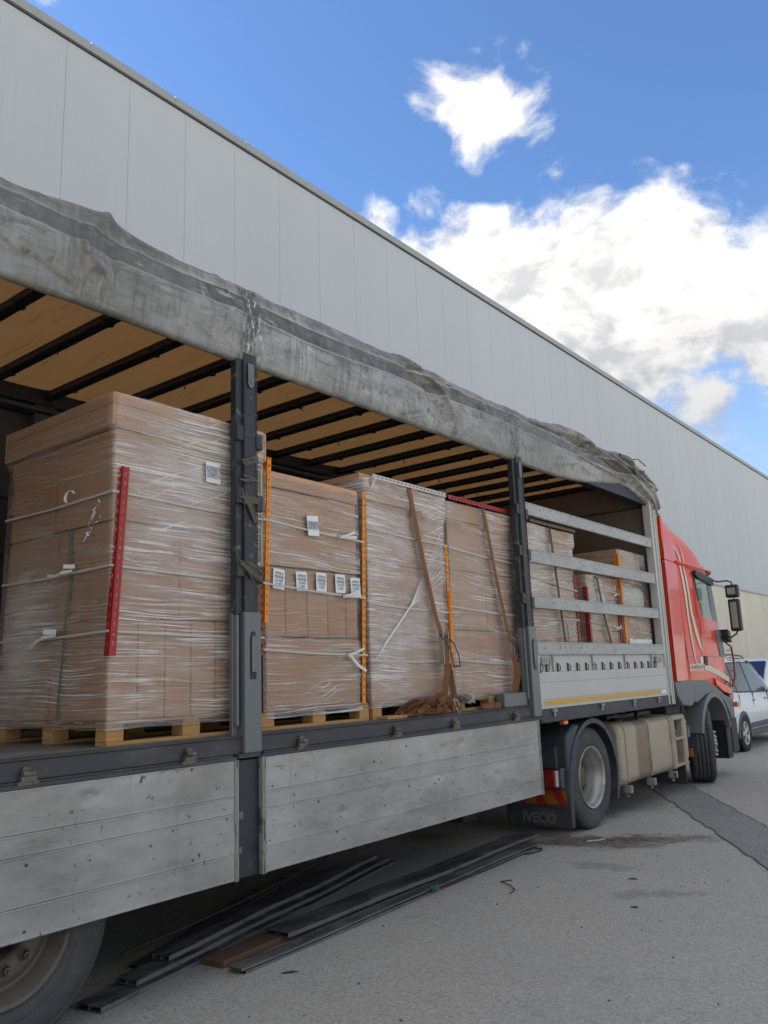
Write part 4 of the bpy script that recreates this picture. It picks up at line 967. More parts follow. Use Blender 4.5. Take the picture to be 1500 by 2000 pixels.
s = MB(); random.seed(4)
for k in range(14): s.ribbon([(XF+.03, 4.62, 2.93+random.random()*.07), (XF+.06+random.random()*.02, 4.57+random.random()*.05, 2.95+random.random()*.06), (XF+.02, 4.60, 2.88+random.random()*.05)], (0, 1, .5), .012, .001)
s.build('film_shred', 'band', T3)
# ---- load 4
T4 = thing('wrapped_pallet_load', (-.7, 6.2, 1.25), 'film wrapped load with red slotted angle on its top, left of the farther post', 'pallet load', 'film wrapped pallet loads on the trailer')
pallet(T4, -1.25, XF+.005, 5.66, 6.74)
carton(T4, (x0, 5.645, 1.376), (XF, 6.76, 1.90)); carton(T4, (x0, 5.645, 1.906), (XF, 6.2, 2.40)); carton(T4, (x0, 6.205, 1.906), (XF, 6.76, 2.40)); carton(T4, (x0, 5.645, 2.406), (XF, 6.76, 2.83)); carton(T4, (x0, 5.63, 2.835), (XF+.012, 6.775, 2.985))
filmshell(T4, film('stretch_film_f', 15.0, .85, .04, .12, [(5.6, 2.6, .5, .15)]), x0, XF, 5.645, 6.76, 1.33, 2.975, lid=2.83, seed=6)
slotted(MB(), (XF+.056, 5.60, 3.025), (XF+.056, 6.55, 3.025), .036, (0, 0, -1), (-1, 0, 0)).build('edge_angle', 'angle_red', T4)
angle(T4, (XF+.020, 6.745, 1.37), (XF+.020, 6.775, 2.32), 'angle_orange', .030, (0, -1, 0))
for z, d in ((2.58, -.05), (2.09, -.04), (1.66, -.05)): band(T4, x0, XF, 5.645, 6.76, z, d, .024)
# ---- load 5
T5 = thing('wrapped_pallet_load', (-.7, 7.5, 1.25), 'tall pale film wrapped load with ragged top, behind the slats beside the farther post', 'pallet load', 'film wrapped pallet loads on the trailer')
pallet(T5, -1.25, XF+.005, 6.97, 7.98)
carton(T5, (x0, 6.96, 1.376), (XF, 7.98, 1.95)); carton(T5, (x0, 6.96, 1.956), (XF, 7.98, 2.45)); carton(T5, (x0, 6.96, 2.456), (XF, 8.0, 2.83)); carton(T5, (x0, 6.94, 2.835), (XF+.02, 8.04, 2.965))
filmshell(T5, film('stretch_film_g', 19.0, 1.1, -.05, .20, [(7.0, 2.6, .7, .3), (7.2, 2.9, .6, .25)]), x0, XF, 6.96, 7.98, 1.33, 2.955, lid=2.83, seed=7)
slotted(MB(), (XF+.066, 6.99, 3.0), (XF+.066, 7.98, 3.0), .03, (0, 0, -1), (-1, 0, 0)).build('edge_angle', 'angle_dark', T5)
angle(T5, (XF+.02, 8.00, 1.37), (XF+.02, 8.00, 2.53), 'angle_red', .042, (0, -1, 0))
for z, d in ((2.45, -.1), (2.05, .0)): band(T5, x0, XF, 6.96, 7.98, z, d, .026)
s = MB(); s.ribbon([(XF+.02, 7.72, 2.0), (XF+.02, 7.74, 1.7), (XF+.02, 7.77, 1.38)], (0, 1, 0), .018, .002); s.build('strapping_band', mt_g, T5)
# ---- load 6 (low)
T6 = thing('wrapped_pallet_load', (-.7, 8.7, 1.25), 'lowest wrapped load with red slotted corners at both ends, seen between the slats', 'pallet load', 'film wrapped pallet loads on the trailer')
pallet(T6, -1.25, XF+.005, 8.28, 9.12)
carton(T6, (x0, 8.28, 1.376), (XF, 9.10, 1.95)); carton(T6, (x0, 8.28, 1.956), (XF, 8.68, 2.30)); carton(T6, (x0, 8.685, 1.956), (XF, 9.10, 2.30)); carton(T6, (x0, 8.28, 2.306), (XF, 9.10, 2.55))
filmshell(T6, film('stretch_film_h', 23.0, .8, .08, .16, [(8.3, 2.4, .5, .5), (8.5, 2.2, .3, .5)]), x0, XF, 8.28, 9.10, 1.33, 2.56, seed=8)
angle(T6, (XF+.02, 8.255, 1.37), (XF+.02, 8.24, 2.42), 'angle_red', .045); angle(T6, (XF+.02, 9.12, 1.37), (XF+.02, 9.09, 2.42), 'angle_red', .045, (0, -1, 0))
for z, d in ((2.42, -.03), (2.05, -.06)): band(T6, x0, XF, 8.28, 9.10, z, d, .024)
tail(T6, [(XF+.03, 8.86, 2.01), (XF+.06, 8.93, 1.98), (XF+.06, 8.99, 2.02), (XF+.05, 9.04, 1.98)]); tail(T6, [(XF+.03, 8.90, 2.30), (XF+.06, 8.88, 2.35), (XF+.06, 8.95, 2.37), (XF+.04, 9.02, 2.36)])
# ---- load 7
T7 = thing('wrapped_pallet_load', (-.7, 9.6, 1.25), 'brown box load with orange slotted corner and white wrapped bundle, against the front wall', 'pallet load', 'film wrapped pallet loads on the trailer')
pallet(T7, -1.25, XF+.005, 9.23, 10.05)
carton(T7, (x0, 9.22, 1.376), (XF, 10.04, 1.82)); carton(T7, (x0, 9.22, 1.86), (XF, 9.62, 2.20)); carton(T7, (x0, 9.625, 1.86), (XF, 10.04, 2.20)); carton(T7, (x0, 9.22, 2.56), (XF, 9.72, 2.93)); carton(T7, (x0, 9.725, 2.56), (XF-.05, 10.04, 2.90)); carton(T7, (x0, 9.22, 2.21), (-.5, 10.04, 2.555))
s = MB()
def bund(t, a):
    an = a*2*math.pi; r = .95+.10*noise.noise(Vector((t*5, math.cos(an)*2, math.sin(an)*2)))
    sq = lambda c: math.copysign(abs(c)**.45, c)
    k = 1-.25*abs(2*t-1)**4
    return (-.33+.21*sq(math.cos(an))*r*k, 9.25+.78*t, 2.375+.155*sq(math.sin(an))*r*k)
s.grid(bund, frange(0, 1, .04), [i/36 for i in range(37)])
mt_b = simple('white_plastic_bundle', (.74, .75, .76), .3, 0, .08, 9, bs=13, bst=1.0, bd=.04); s.build('white_bundle', mt_b, T7)
s = MB(); s.grid(lambda a, b: (XF+.02+.015*noise.noise(Vector((a*9, b*9, 0))), 9.3+.7*a, 1.80+.075*b+.01*noise.noise(Vector((a*7, b*3, 5)))), frange(0, 1, .04), frange(0, 1, .1)); s.build('plastic_skirt', 'paper', T7)
filmshell(T7, film('stretch_film_i', 27.0, .7, .1, .14, [(9.4, 2.75, .35, .4)]), x0, XF, 9.22, 10.04, 1.33, 2.92, seed=9)
angle(T7, (XF+.02, 9.20, 1.37), (XF+.02, 9.185, 2.86), 'angle_orange', .060)
angle(T7, (XF+.02, 9.17, 1.37), (XF+.02, 9.17, 2.35), 'angle_red', .04, (0, -1, 0))

# ------------------------------------------------------------------ ratchet straps
def strap(name, lab, pts, w, mat='web', extra=None):
    T = thing(name, pts[0], lab, 'strap', 'load securing straps')
    MB().ribbon(pts, (0, 1, 0), w, .003).build('webbing', mat, T)
    if extra: extra(T)
    return T
def ratchet(T, x, y, z, sc=1.0, tilt=.12, opened=True):
    m4 = Matrix.Translation((x, y, z)) @ Matrix.Rotation(-tilt, 4, 'X') @ Matrix.Scale(sc, 4)
    s = MB()
    for dy in (-.032, .032): s.box((-.012, dy-.003, -.15), (.028, dy+.003, .06), m4)
    s.tube([m4 @ Vector((.008, -.035, .045)), m4 @ Vector((.008, .035, .045))], .010, 8); s.tube([m4 @ Vector((.012, -.035, -.14)), m4 @ Vector((.012, .035, -.14))], .006, 8)
    s.build('ratchet_frame', 'steel', T)
    s = MB()
    for dy in (-.040, .040): s.tube([m4 @ Vector(q) for q in ((.01, dy, .04), (.06, dy+.01, -.02), (.085, dy+.02, -.10), (.088, dy+.022, -.17))], .005, 6)
    s.tube([m4 @ Vector((.088, -.02, -.17)), m4 @ Vector((.088, .064, -.17))], .008, 8); s.build('ratchet_handle', 'chassis', T)
    MB().lathe([(-.030, .020), (.030, .020)], m4 @ Vector((.008, 0, .045)), 'y', 16).build('webbing_roll', 'web', T)
def s1x(T):
    ratchet(T, -.055, 5.385, 1.80, 1.15, .0)
    MB().ribbon([(-.035, 5.38, 1.74), (-.02, 5.375, 1.60), (-.03, 5.36, 1.48), (-.045, 5.34, 1.37), (-.06, 5.30, 1.33)], [(0, 1, 0), (.4, 1, 0), (.8, 1, 0), (.5, 1, 0), (.2, 1, 0)], .055, .003).build('webbing', 'web', T)
    MB().ribbon([(-.04, 5.41, 1.68), (-.03, 5.43, 1.55), (-.03, 5.46, 1.42), (-.03, 5.50, 1.34)], [(0, 1, 0), (.6, 1, 0), (.3, 1, 0), (0, 1, 0)], .048, .003).build('webbing', 'web_dark', T)
    MB().tube([(-.04, 5.47, 1.37), (-.02, 5.50, 1.33), (-.02, 5.52, 1.28), (-.01, 5.50, 1.235), (-.005, 5.47, 1.25), (-.02, 5.46, 1.30), (-.04, 5.47, 1.37)], .006, 6).build('strap_hook', 'steel', T)
strap('ratchet_strap', 'long brown ratchet strap slanting over the milky wrapped load to a big ratchet', [(-.6, 4.92, 3.055), (-.16, 5.05, 3.045), (-.085, 5.065, 2.99), (-.083, 5.20, 2.45), (-.08, 5.33, 2.02), (-.062, 5.375, 1.86)], .055, 'web', s1x)
def s2x(T):
    ratchet(T, -.062, 6.45, 1.80, .9, .05)
    MB().ribbon([(-.04, 6.44, 1.72), (.0, 6.43, 1.60), (-.01, 6.43, 1.48), (-.04, 6.42, 1.38)], [(0, 1, 0), (1, .6, 0), (1, .6, 0), (.3, 1, 0)], .06, .003).build('webbing', 'web', T)
    MB().ribbon([(-.05, 6.46, 1.70), (-.04, 6.47, 1.5), (-.045, 6.49, 1.38)], (0, 1, 0), .036, .003).build('webbing', 'web_dark', T)
strap('ratchet_strap', 'brown strap over the load with red top angle, twisting down to a zinc ratchet', [(-.6, 6.0, 3.03), (-.16, 6.15, 3.03), (-.083, 6.165, 2.98), (-.080, 6.30, 2.40), (-.07, 6.42, 1.95), (-.065, 6.445, 1.86)], .05, 'web', s2x)
strap('load_strap', 'dark brown strap over the ragged topped load behind the slats', [(-.5, 7.33, 3.0), (-.15, 7.39, 3.0), (-.07, 7.40, 2.95), (-.07, 7.48, 2.4), (-.075, 7.56, 1.86), (-.075, 7.60, 1.6)], .045, 'web_dark')
strap('load_strap', 'dark strap down the front of the lowest load behind the slats', [(-.5, 8.44, 2.58), (-.15, 8.47, 2.58), (-.085, 8.48, 2.52), (-.08, 8.58, 2.1), (-.085, 8.70, 1.85), (-.085, 8.76, 1.6)], .05, 'web_dark')
strap('load_strap', 'thin strap between the lowest load and the orange cornered load', [(-.5, 8.99, 2.575), (-.13, 9.0, 2.575), (-.09, 9.0, 2.54), (-.09, 9.04, 2.3), (-.09, 9.06, 1.86)], .018, 'web_dark')
# heap of loose webbing on the deck edge
H = thing('webbing_heap', (-.07, 5.2, 1.25), 'loose heap of brown strap webbing coiled on the deck below the ratchet', 'webbing')
random.seed(11)
def loop(cx, cy, cz, rx, ry, a0, a1, w, wd, lift=0, n=14, tilt=0):
    pts = []
    for i in range(n+1):
        a = a0+(a1-a0)*i/n; pts.append((cx+rx*math.cos(a), cy+ry*math.sin(a), cz+lift*math.sin((a-a0)/(a1-a0)*math.pi)+tilt*i/n))
    MB().ribbon(pts, wd, w, .003).build('webbing', 'web', H)
loop(-.065, 4.95, 1.275, .05, .14, 0, 5.2, .048, (0, .1, 1))
loop(-.07, 5.12, 1.30, .05, .20, .5, 4.8, .050, (.4, .1, 1), .04)
loop(-.05, 5.02, 1.29, .03, .22, -1.2, 1.6, .05, (.8, .1, .6), .06)
loop(-.055, 5.26, 1.28, .035, .05, 0, 7.4, .05, (.15, 0, 1))
loop(-.05, 5.22, 1.30, .035, .16, 1.2, 5.6, .05, (.5, .3, 1), .05)
loop(-.06, 5.42, 1.29, .04, .08, 0, 5.5, .05, (.1, .2, 1), .02)
loop(-.035, 5.5, 1.28, .025, .06, -2, 2.2, .05, (.2, 0, 1))
MB().ribbon([(-.04, 4.85, 1.262), (-.03, 5.0, 1.29), (-.035, 5.15, 1.36), (-.05, 5.28, 1.39), (-.045, 5.38, 1.36), (-.03, 5.47, 1.27)], [(.6, 0, 1)]*6, .055, .003).build('webbing', 'web', H)
MB().ribbon([(-.02, 4.84, 1.256), (-.015, 5.0, 1.262), (-.012, 5.2, 1.258), (-.02, 5.34, 1.275)], [(.9, 0, .6)]*4, .05, .003).build('webbing', 'web', H)
MB().ribbon([(-.09, 4.78, 1.262), (-.07, 4.88, 1.33), (-.06, 5.0, 1.355), (-.05, 5.10, 1.30), (-.04, 5.2, 1.265)], [(.5, 0, 1)]*5, .055, .003).build('webbing', 'web', H)
cl = MB(); pts = []
for i in range(50):
    a = i*.42; r_ = 1-.008*i; pts.append((-.06+.045*r_*math.cos(a), 6.05+.16*r_*math.sin(a), 1.277))
tagit(cl.ribbon(pts, (0, 0, 1), .045, .0025).build('webbing_coil', 'web'), 'flat oval coil of brown webbing on the deck by the grey block', 'webbing')
MB().box((-.16, 4.62, 1.2505), (-.03, 4.95, 1.272)).build('wooden_batten', 'wood', None, .002); tagit(bpy.data.objects['wooden_batten'], 'short wooden batten lying on the deck left of the webbing heap', 'batten')
s = MB(); random.seed(5)
for k in range(30):
    c_ = Vector((-.06, 5.72, 1.35)); s.ribbon([c_+Vector((random.uniform(-.04, .04), random.uniform(-.07, .07), random.uniform(-.04, .04))) for _ in range(4)], (random.random(), random.random(), .4), .02, .001)
mtc = film('clear_crumple', 40, .6, .4, .25); tagit(s.build('crumpled_film', mtc), 'crumpled clear film scrap at the foot of the orange corner', 'plastic scrap')

# ------------------------------------------------------------------ tractor unit
TK = thing('tractor_unit', (-1.25, 10.2, 0), 'red truck cab with cream stripes and tall roof fairing pulling the trailer', 'truck')
def K(mb, name, mats, bevel=0, parent=None, **t): return mb.build(name, mats, parent or TK, bevel, **t)
XC = -1.25
def sect(z):
    """half width, rear y, front y, corner radius of the cab shell at height z"""
    if z <= 1.5: yf = 12.80
    elif z <= 1.95: yf = 12.80-.06*(z-1.5)/.45
    elif z <= 2.92: yf = 12.74-.30*(z-1.95)/.97
    else: yf = 12.44
    return 1.205, 11.0, yf, .22
def loft(prof, name, mat, parent=None, closetop=True, nc=8):
    rings = []
    for (z, hw, yr, yf, rf, rr) in prof:
        pts = []
        for (cx, cy, a0, r) in ((XC+hw-rr, yr+rr, -math.pi/2, rr), (XC+hw-rf, yf-rf, 0, rf), (XC-hw+rf, yf-rf, math.pi/2, rf), (XC-hw+rr, yr+rr, math.pi, rr)):
            for k in range(nc+1):
                a = a0+math.pi/2*k/nc; pts.append((cx+r*math.cos(a), cy+r*math.sin(a), z))
        rings.append(pts)
    s = MB(); n = len(rings[0]); vs = [q for r in rings for q in r]; fs = []
    for i in range(len(rings)-1):
        for k in range(n): fs.append((i*n+k, i*n+(k+1) % n, (i+1)*n+(k+1) % n, (i+1)*n+k))
    s.add(vs, fs, True); s.add(rings[0], [tuple(range(n))[::-1]])
    if closetop: s.add(rings[-1], [tuple(range(n))])
    return K(s, name, mat, 0, parent)
# cab shell
cp = [(z, 1.20+(0 if z < 2.0 else -.035*(z-2.0)), 11.02, sect(z)[2], .16, .05) for z in (1.36, 1.5, 1.7, 1.95, 2.2, 2.5, 2.75, 2.9, 2.96)]
loft([(1.20, 1.18, 11.02, 12.74, .16, .05)]+cp, 'cab_shell', 'red')
# roof fairing
rp = []
for i in range(15):
    t = i/14; z = 2.93+.74*t; hw = 1.20-.03-.30*t**2.6; yf = 12.42-1.55*t**1.45; rp.append((z, hw, 10.95+.0*t, max(yf, 11.3), .30+.10*t, .10))
loft(rp, 'roof_fairing', 'red')
K(MB().prism([(10.98, 2.905), (10.98, 2.935), (12.45, 2.905), (12.45, 2.88)], 'x', -.052, -.028), 'fairing_lip', 'red', .006)
# side deflector between cab and trailer (two stacked pieces)
s = MB(); 
def defl(z, t):
    top = max(0, (z-2.9)/.65)
    y0 = 10.44+.04*top; y1 = 11.04
    x = -.004-.055*t-(0 if t > .08 else 0)-top**3*.10; return (x, y0+(y1-y0)*t, z-(.05*t if z > 3.4 else 0))
for (za, zb) in ((1.36, 2.895), (2.905, 3.50)):
    s = MB(); s.grid(defl, frange(za, zb, .05), frange(0, 1, .1)); s.box((-.05, 10.44, za), (-.012, 10.50, zb-.03)); s.grid(lambda z, t: (defl(z, t)[0]-.03, defl(z, t)[1], defl(z, t)[2]), frange(za, zb, .1), frange(0, 1, .2)); K(s, 'side_deflector', 'red')
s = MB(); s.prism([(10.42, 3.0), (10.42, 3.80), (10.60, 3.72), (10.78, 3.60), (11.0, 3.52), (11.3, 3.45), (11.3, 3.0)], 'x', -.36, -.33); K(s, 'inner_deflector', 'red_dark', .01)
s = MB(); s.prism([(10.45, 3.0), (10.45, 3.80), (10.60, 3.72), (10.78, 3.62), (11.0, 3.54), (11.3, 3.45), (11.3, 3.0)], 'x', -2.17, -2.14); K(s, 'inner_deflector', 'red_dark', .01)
# crease and seam lines pressed into the cab side
XS = -.0475
def sidex(z): return XC+1.20-(0 if z < 2.0 else .035*(z-2.0))+.003
def line(pts, w, mat, name, x=.0, th=.003, **t):
    s = MB(); P3 = [(sidex(z)+x, y, z) for (y, z) in pts]
    n = len(P3)
    for i in range(n-1): pass
    wd = []
    for i in range(n):
        a, b = P3[max(0, i-1)], P3[min(n-1, i+1)]; wd.append((0, -(b[2]-a[2]), b[1]-a[1]))
    s.ribbon(P3, wd, w, th); return K(s, name, mat, 0, None, **t)
for pts in ([(11.05, 2.86), (12.42, 2.86)], [(11.70, 2.85), (11.69, 2.3), (11.72, 2.05), (11.66, 1.7), (11.69, 1.48)], [(11.05, 1.665), (12.74, 1.655)],
            [(11.28, 2.60), (11.62, 2.58), (11.64, 2.2), (11.42, 2.27)], [(11.06, 2.8), (11.06, 1.68), (11.10, 1.40)], [(11.06, 1.44), (11.5, 1.445), (11.75, 1.43)]):
    line(pts, .010, 'red_dark', 'door_seam')
def taper(pts, ws, mat, name, x=.004):
    s = MB(); n = len(pts)
    L, Rr = [], []
    for i in range(n):
        a, b = pts[max(0, i-1)], pts[min(n-1, i+1)]; dy, dz = b[0]-a[0], b[1]-a[1]; l = math.hypot(dy, dz); ny, nz = -dz/l, dy/l
        w = ws[i]/2; L.append((sidex(pts[i][1])+x, pts[i][0]+ny*w, pts[i][1]+nz*w)); Rr.append((sidex(pts[i][1])+x, pts[i][0]-ny*w, pts[i][1]-nz*w))
    vs = L+Rr; s.add(vs, [(i, i+1, n+i+1, n+i) for i in range(n-1)]); return K(s, name, mat)
taper([(11.22, 2.89), (11.26, 2.7), (11.28, 2.5), (11.26, 2.2), (11.29, 1.9), (11.34, 1.66), (11.38, 1.50)], [.06, .09, .09, .07, .07, .05, .01], 'stripe', 'body_stripe')
taper([(11.36, 2.89), (11.40, 2.7), (11.42, 2.5), (11.42, 2.27), (11.50, 2.0), (11.60, 1.82), (11.68, 1.72)], [.05, .07, .07, .09, .11, .09, .01], 'stripe', 'body_stripe')
def fx(y, z):
    t = min(1, max(0, (z-2.93)/.74)); return XC+1.17-.30*t**2.6+.006
def ftaper(pts, ws):
    s = MB(); n = len(pts); L = [(fx(y, z), y-w/2, z) for (y, z), w in zip(pts, ws)]; Rr = [(fx(y, z), y+w/2, z) for (y, z), w in zip(pts, ws)]
    s.add(L+Rr, [(i, i+1, n+i+1, n+i) for i in range(n-1)]); K(s, 'body_stripe', 'stripe')
ftaper([(11.25, 2.95), (11.21, 3.03), (11.12, 3.14), (11.06, 3.22), (11.0, 3.29)], [.07, .07, .055, .03, .004]); ftaper([(11.40, 2.95), (11.38, 3.03), (11.36, 3.12), (11.34, 3.2)], [.05, .05, .03, .004])
taper([(11.08, 1.515), (11.3, 1.523), (11.66, 1.522)], [.085, .085, .085], 'stripe', 'body_stripe'); taper([(11.69, 1.52), (11.9, 1.495), (12.3, 1.425), (12.76, 1.315)], [.085, .085, .085, .075], 'stripe', 'body_stripe')
s = MB(); random.seed(2)
for k in range(15): s.box((sidex(1.52)+.004, 11.13+.034*k, 1.495), (sidex(1.52)+.0055, 11.13+.034*k+random.uniform(.010, .022), 1.545))
K(s, 'stripe_print', 'badge', kind='stuff')
text('450', .11, face_px(sidex(1.2)+.004, 12.60, 1.235, .9), 'stripe', TK)
K(MB().box((sidex(1.6), 11.55, 1.56), (sidex(1.6)+.004, 11.66, 1.66)), 'cab_sticker', 'paper'); K(MB().box((sidex(1.6), 11.72, 1.54), (sidex(1.6)+.012, 11.84, 1.67)), 'door_handle', 'black', .006)
for (y, z) in ((11.8, 2.02), (11.95, 1.87)): K(MB().lathe([(0, .012), (.006, .010), (.006, 0)], (sidex(z)-.001, y, z), 'x', 10), 'rivet', 'stripe')
# side window, quarter glass, visor, windscreen
win = [(11.74, 2.76), (12.44, 2.72), (12.58, 2.02), (12.36, 2.02), (11.97, 2.17), (11.84, 2.30)]
K(MB().prism([(y+(.03 if y < 12 else -.02)*-1, z+(.03 if z > 2.5 else -.03)) for y, z in win], 'x', sidex(2.4)-.03, sidex(2.4)-.004), 'window_frame', 'black', .004)
K(MB().prism([(11.74, 2.74), (12.22, 2.72), (12.33, 1.98), (12.02, 2.13), (11.87, 2.26)], 'x', sidex(2.4)-.02, sidex(2.4)+.004), 'side_window', 'glass')
K(MB().prism([(12.25, 2.72), (12.45, 2.71), (12.60, 1.99), (12.36, 1.98)], 'x', sidex(2.4)-.02, sidex(2.4)+.005), 'quarter_glass', 'cabglass')
K(MB().prism([(12.36, 2.03), (12.62, 2.03), (12.68, 1.66), (12.46, 1.66)], 'x', sidex(1.8)-.01, sidex(1.8)+.006), 'door_trim', 'trim')
K(MB().prism([(11.70, 2.80), (11.74, 2.86), (12.48, 2.80), (12.50, 2.69), (12.40, 2.68), (11.82, 2.75)], 'x', sidex(2.8)-.01, sidex(2.8)+.045), 'window_visor', 'black', .01)
K(MB().box((-2.4, 12.50, 2.86), (-.10, 12.66, 2.93)), 'sun_visor', 'black', .02)
K(MB().hexa([(-2.3, 12.70, 2.0), (-.2, 12.70, 2.0), (-.2, 12.765, 2.0), (-2.3, 12.765, 2.0), (-2.25, 12.38, 2.85), (-.25, 12.38, 2.85), (-.25, 12.47, 2.85), (-2.25, 12.47, 2.85)]), 'windscreen', 'cabglass')
s = MB()
for dy in (0,): s.tube([(-.04, 12.78, 1.86), (-.0, 12.88, 1.80), (.005, 12.92, 1.6), (.0, 12.90, 1.35), (-.03, 12.82, 1.22)], .014, 8)
for z in (1.75, 1.6, 1.45, 1.32): s.tube([(-.05, 12.79, z), (0, 12.91, z)], .006, 6)
K(s, 'grab_rail', 'red_dark')
# mirrors 
M1 = bpy.data.objects.new('mirror', None); COL.objects.link(M1); M1.parent = TK
s = MB(); s.tube([(-.10, 12.46, 2.80), (-.04, 12.47, 2.77), (.02, 12.50, 2.742), (.15, 12.52, 2.745), (.205, 12.54, 2.72), (.21, 12.54, 2.68)], .011, 8); s.tube([(.215, 12.54, 2.03), (.20, 12.54, 1.98), (.12, 12.56, 1.93), (-.06, 12.58, 1.94)], .012, 8); s.tube([(.21, 12.56, 2.7), (.215, 12.56, 2.0)], .009, 6); s.build('mirror_arm', 'black', M1)
K(MB().prism([(12.60, 2.05), (12.60, 1.90), (12.75, 1.86), (12.72, 2.02)], 'x', -.06, .06), 'mirror_bracket', 'black', .005)
for (x0_, x1_, z0_, z1_) in ((.120, .298, 2.493, 2.680), (.139, .292, 2.010, 2.472)):
    s = MB(); s.box((x0_, 12.47, z0_), (x1_, 12.58, z1_)); s.build('mirror_housing', 'black', M1, .022, 3)
    MB().box((x0_+.034, 12.464, z0_+.045), (x1_-.034, 12.4685, z1_-.045)).build('mirror_glass', 'mirrorglass', M1)
# lower grey trim, wheel arch, bumper
K(MB().prism([(10.40, 1.36), (11.08, 1.36), (11.10, 1.10), (10.95, 1.03), (10.62, 1.06), (10.46, 1.18)], 'x', -.12, -.020), 'side_skirt', 'trim', .012)
arch = [(11.10, 1.352), (11.70, 1.345), (12.1, 1.24), (12.45, 1.12), (12.80, 1.05), (12.80, .80), (12.62, .80), (12.54, .90), (12.40, 1.02), (12.2, 1.11), (11.95, 1.16), (11.6, 1.15), (11.35, 1.09), (11.15, 1.06)]
K(MB().prism(arch, 'x', -.14, -.035), 'wheel_arch_panel', 'trim', .012)
s = MB(); c_ = Vector((0, 11.86, .50)); 
for i in range(24):
    a0, a1 = math.radians(15+150*i/24), math.radians(15+150*(i+1)/24)
    def q(a, r, x): return (x, 11.86+r*math.cos(a), .50+r*1.02*math.sin(a))
    s.hexa([q(a0, .60, -.45), q(a0, .60, -.012), q(a0, .67, -.020), q(a0, .67, -.45), q(a1, .60, -.45), q(a1, .60, -.012), q(a1, .67, -.020), q(a1, .67, -.45)])
K(s, 'wheel_arch', 'trim')
K(MB().prism([(12.05, 1.36), (12.76, 1.20), (12.80, 1.10), (12.40, 1.16), (12.1, 1.26)], 'x', -.08, -.030), 'lower_panel', 'red', .01)
s = MB(); s.box((-2.42, 12.55, .35), (-.075, 12.95, 1.02)); K(s, 'bumper', 'trim', .04)
K(MB().box((-.075, 12.62, .30), (-.05, 12.90, .78)), 'bumper_end', 'black', .01)
K(MB().box((-.06, 12.80, .93), (.02, 12.90, 1.0)), 'turn_signal', 'amber', .01)
K(MB().prism([(12.70, 1.36), (12.86, 1.30), (12.90, 1.06), (12.76, .98), (12.70, 1.02)], 'x', -.30, -.045), 'corner_panel', 'red_dark', .01)
K(MB().box((-.42, 12.40, .24), (-.07, 12.44, .95)).box((-.10, 12.40, .24), (-.06, 12.60, .70)), 'front_step', 'black', .01)
# front wheel, steered to the left
rotz = Matrix.Rotation(math.radians(21), 3, 'Z')
wheel(TK, (-.235, 11.74, .50), .50, .32, .292, 'front', rotz, label='steered front wheel showing its ribbed tread')
wheel(TK, (-2.165, 11.83, .50), .50, .30, .292, 'plain', rotz, side=-1)
K(MB().tube([(-2.0, 11.83, .5), (-.5, 11.83, .5)], .07, 10), 'front_axle', 'chassis')
s = MB()
for i in range(14):
    a0, a1 = math.radians(110+80*i/14), math.radians(110+80*(i+1)/14)
    def q(a, r, x): return (x, 11.86+r*math.cos(a), .52+r*math.sin(a))
    s.hexa([q(a0, .615, -.50), q(a0, .615, -.10), q(a0, .635, -.10), q(a0, .635, -.50), q(a1, .615, -.50), q(a1, .615, -.10), q(a1, .635, -.10), q(a1, .635, -.50)])
K(s, 'front_mudguard', 'fender')
K(MB().box((-.30, 11.10, .40), (-.20, 11.17, 1.06)), 'mudguard_edge', 'fender', .02)
K(MB().box((-.72, 10.98, .06), (-.20, 11.0, .52)), 'front_mudflap', 'rubberflap', .004)
K(MB().box((-.62, 10.90, .50), (-.16, 11.12, .90)), 'battery_cover', 'black', .02)
K(MB().box((-.26, 10.93, .64), (-.10, 10.99, .78)), 'reflector_bracket', 'trim', .008)
K(MB().box((-.14, 10.98, .40), (-.09, 11.0, .50)), 'reflector', 'orange_retro')
K(MB().box((-.40, 10.88, 1.06), (-.20, 10.94, 1.16)), 'work_lamp', 'trim', .01)
# frame, fifth wheel area, drive axle
K(MB().box((-1.70, 7.2, .72), (-1.62, 12.5, .98)).box((-.88, 7.2, .72), (-.80, 12.5, .98)), 'frame_rail', 'black', .006)
K(MB().box((-1.6, 7.4, .98), (-.9, 8.4, 1.05)), 'fifth_wheel', 'black', .01)
K(MB().tube([(-2.1, 7.97, .49), (-.4, 7.97, .49)], .09, 12), 'drive_axle', 'black')
K(MB().box((-2.42, 10.5, .75), (-.20, 11.0, 1.25)), 'rear_cab_crossmember', 'black', .01)
wheel(TK, (-.235, 7.97, .487), .487, .29, .290, 'deep', label='drive wheel with deep dished steel rim')
wheel(TK, (-.56, 7.97, .487), .487, .29, .290, 'plain')
wheel(TK, (-2.265, 7.97, .487), .487, .29, .290, 'plain', side=-1)
wheel(TK, (-1.94, 7.97, .487), .487, .29, .290, 'plain', side=-1)
def arc_fender(a0, a1, r, x0_, x1_, yc, zc, n=14, th=.018, lip=.03):
    s = MB()
    for i in range(n):
        b0, b1 = math.radians(a0+(a1-a0)*i/n), math.radians(a0+(a1-a0)*(i+1)/n)
        def q(a, rr, x): return (x, yc+rr*math.cos(a), zc+rr*math.sin(a))
        s.hexa([q(b0, r, x0_), q(b0, r, x1_), q(b0, r+th, x1_), q(b0, r+th, x0_), q(b1, r, x0_), q(b1, r, x1_), q(b1, r+th, x1_), q(b1, r+th, x0_)])
        s.hexa([q(b0, r-lip, x1_-.004), q(b0, r-lip, x1_+.006), q(b0, r+th, x1_+.006), q(b0, r+th, x1_-.004), q(b1, r-lip, x1_-.004), q(b1, r-lip, x1_+.006), q(b1, r+th, x1_+.006), q(b1, r+th, x1_-.004)])
    return s
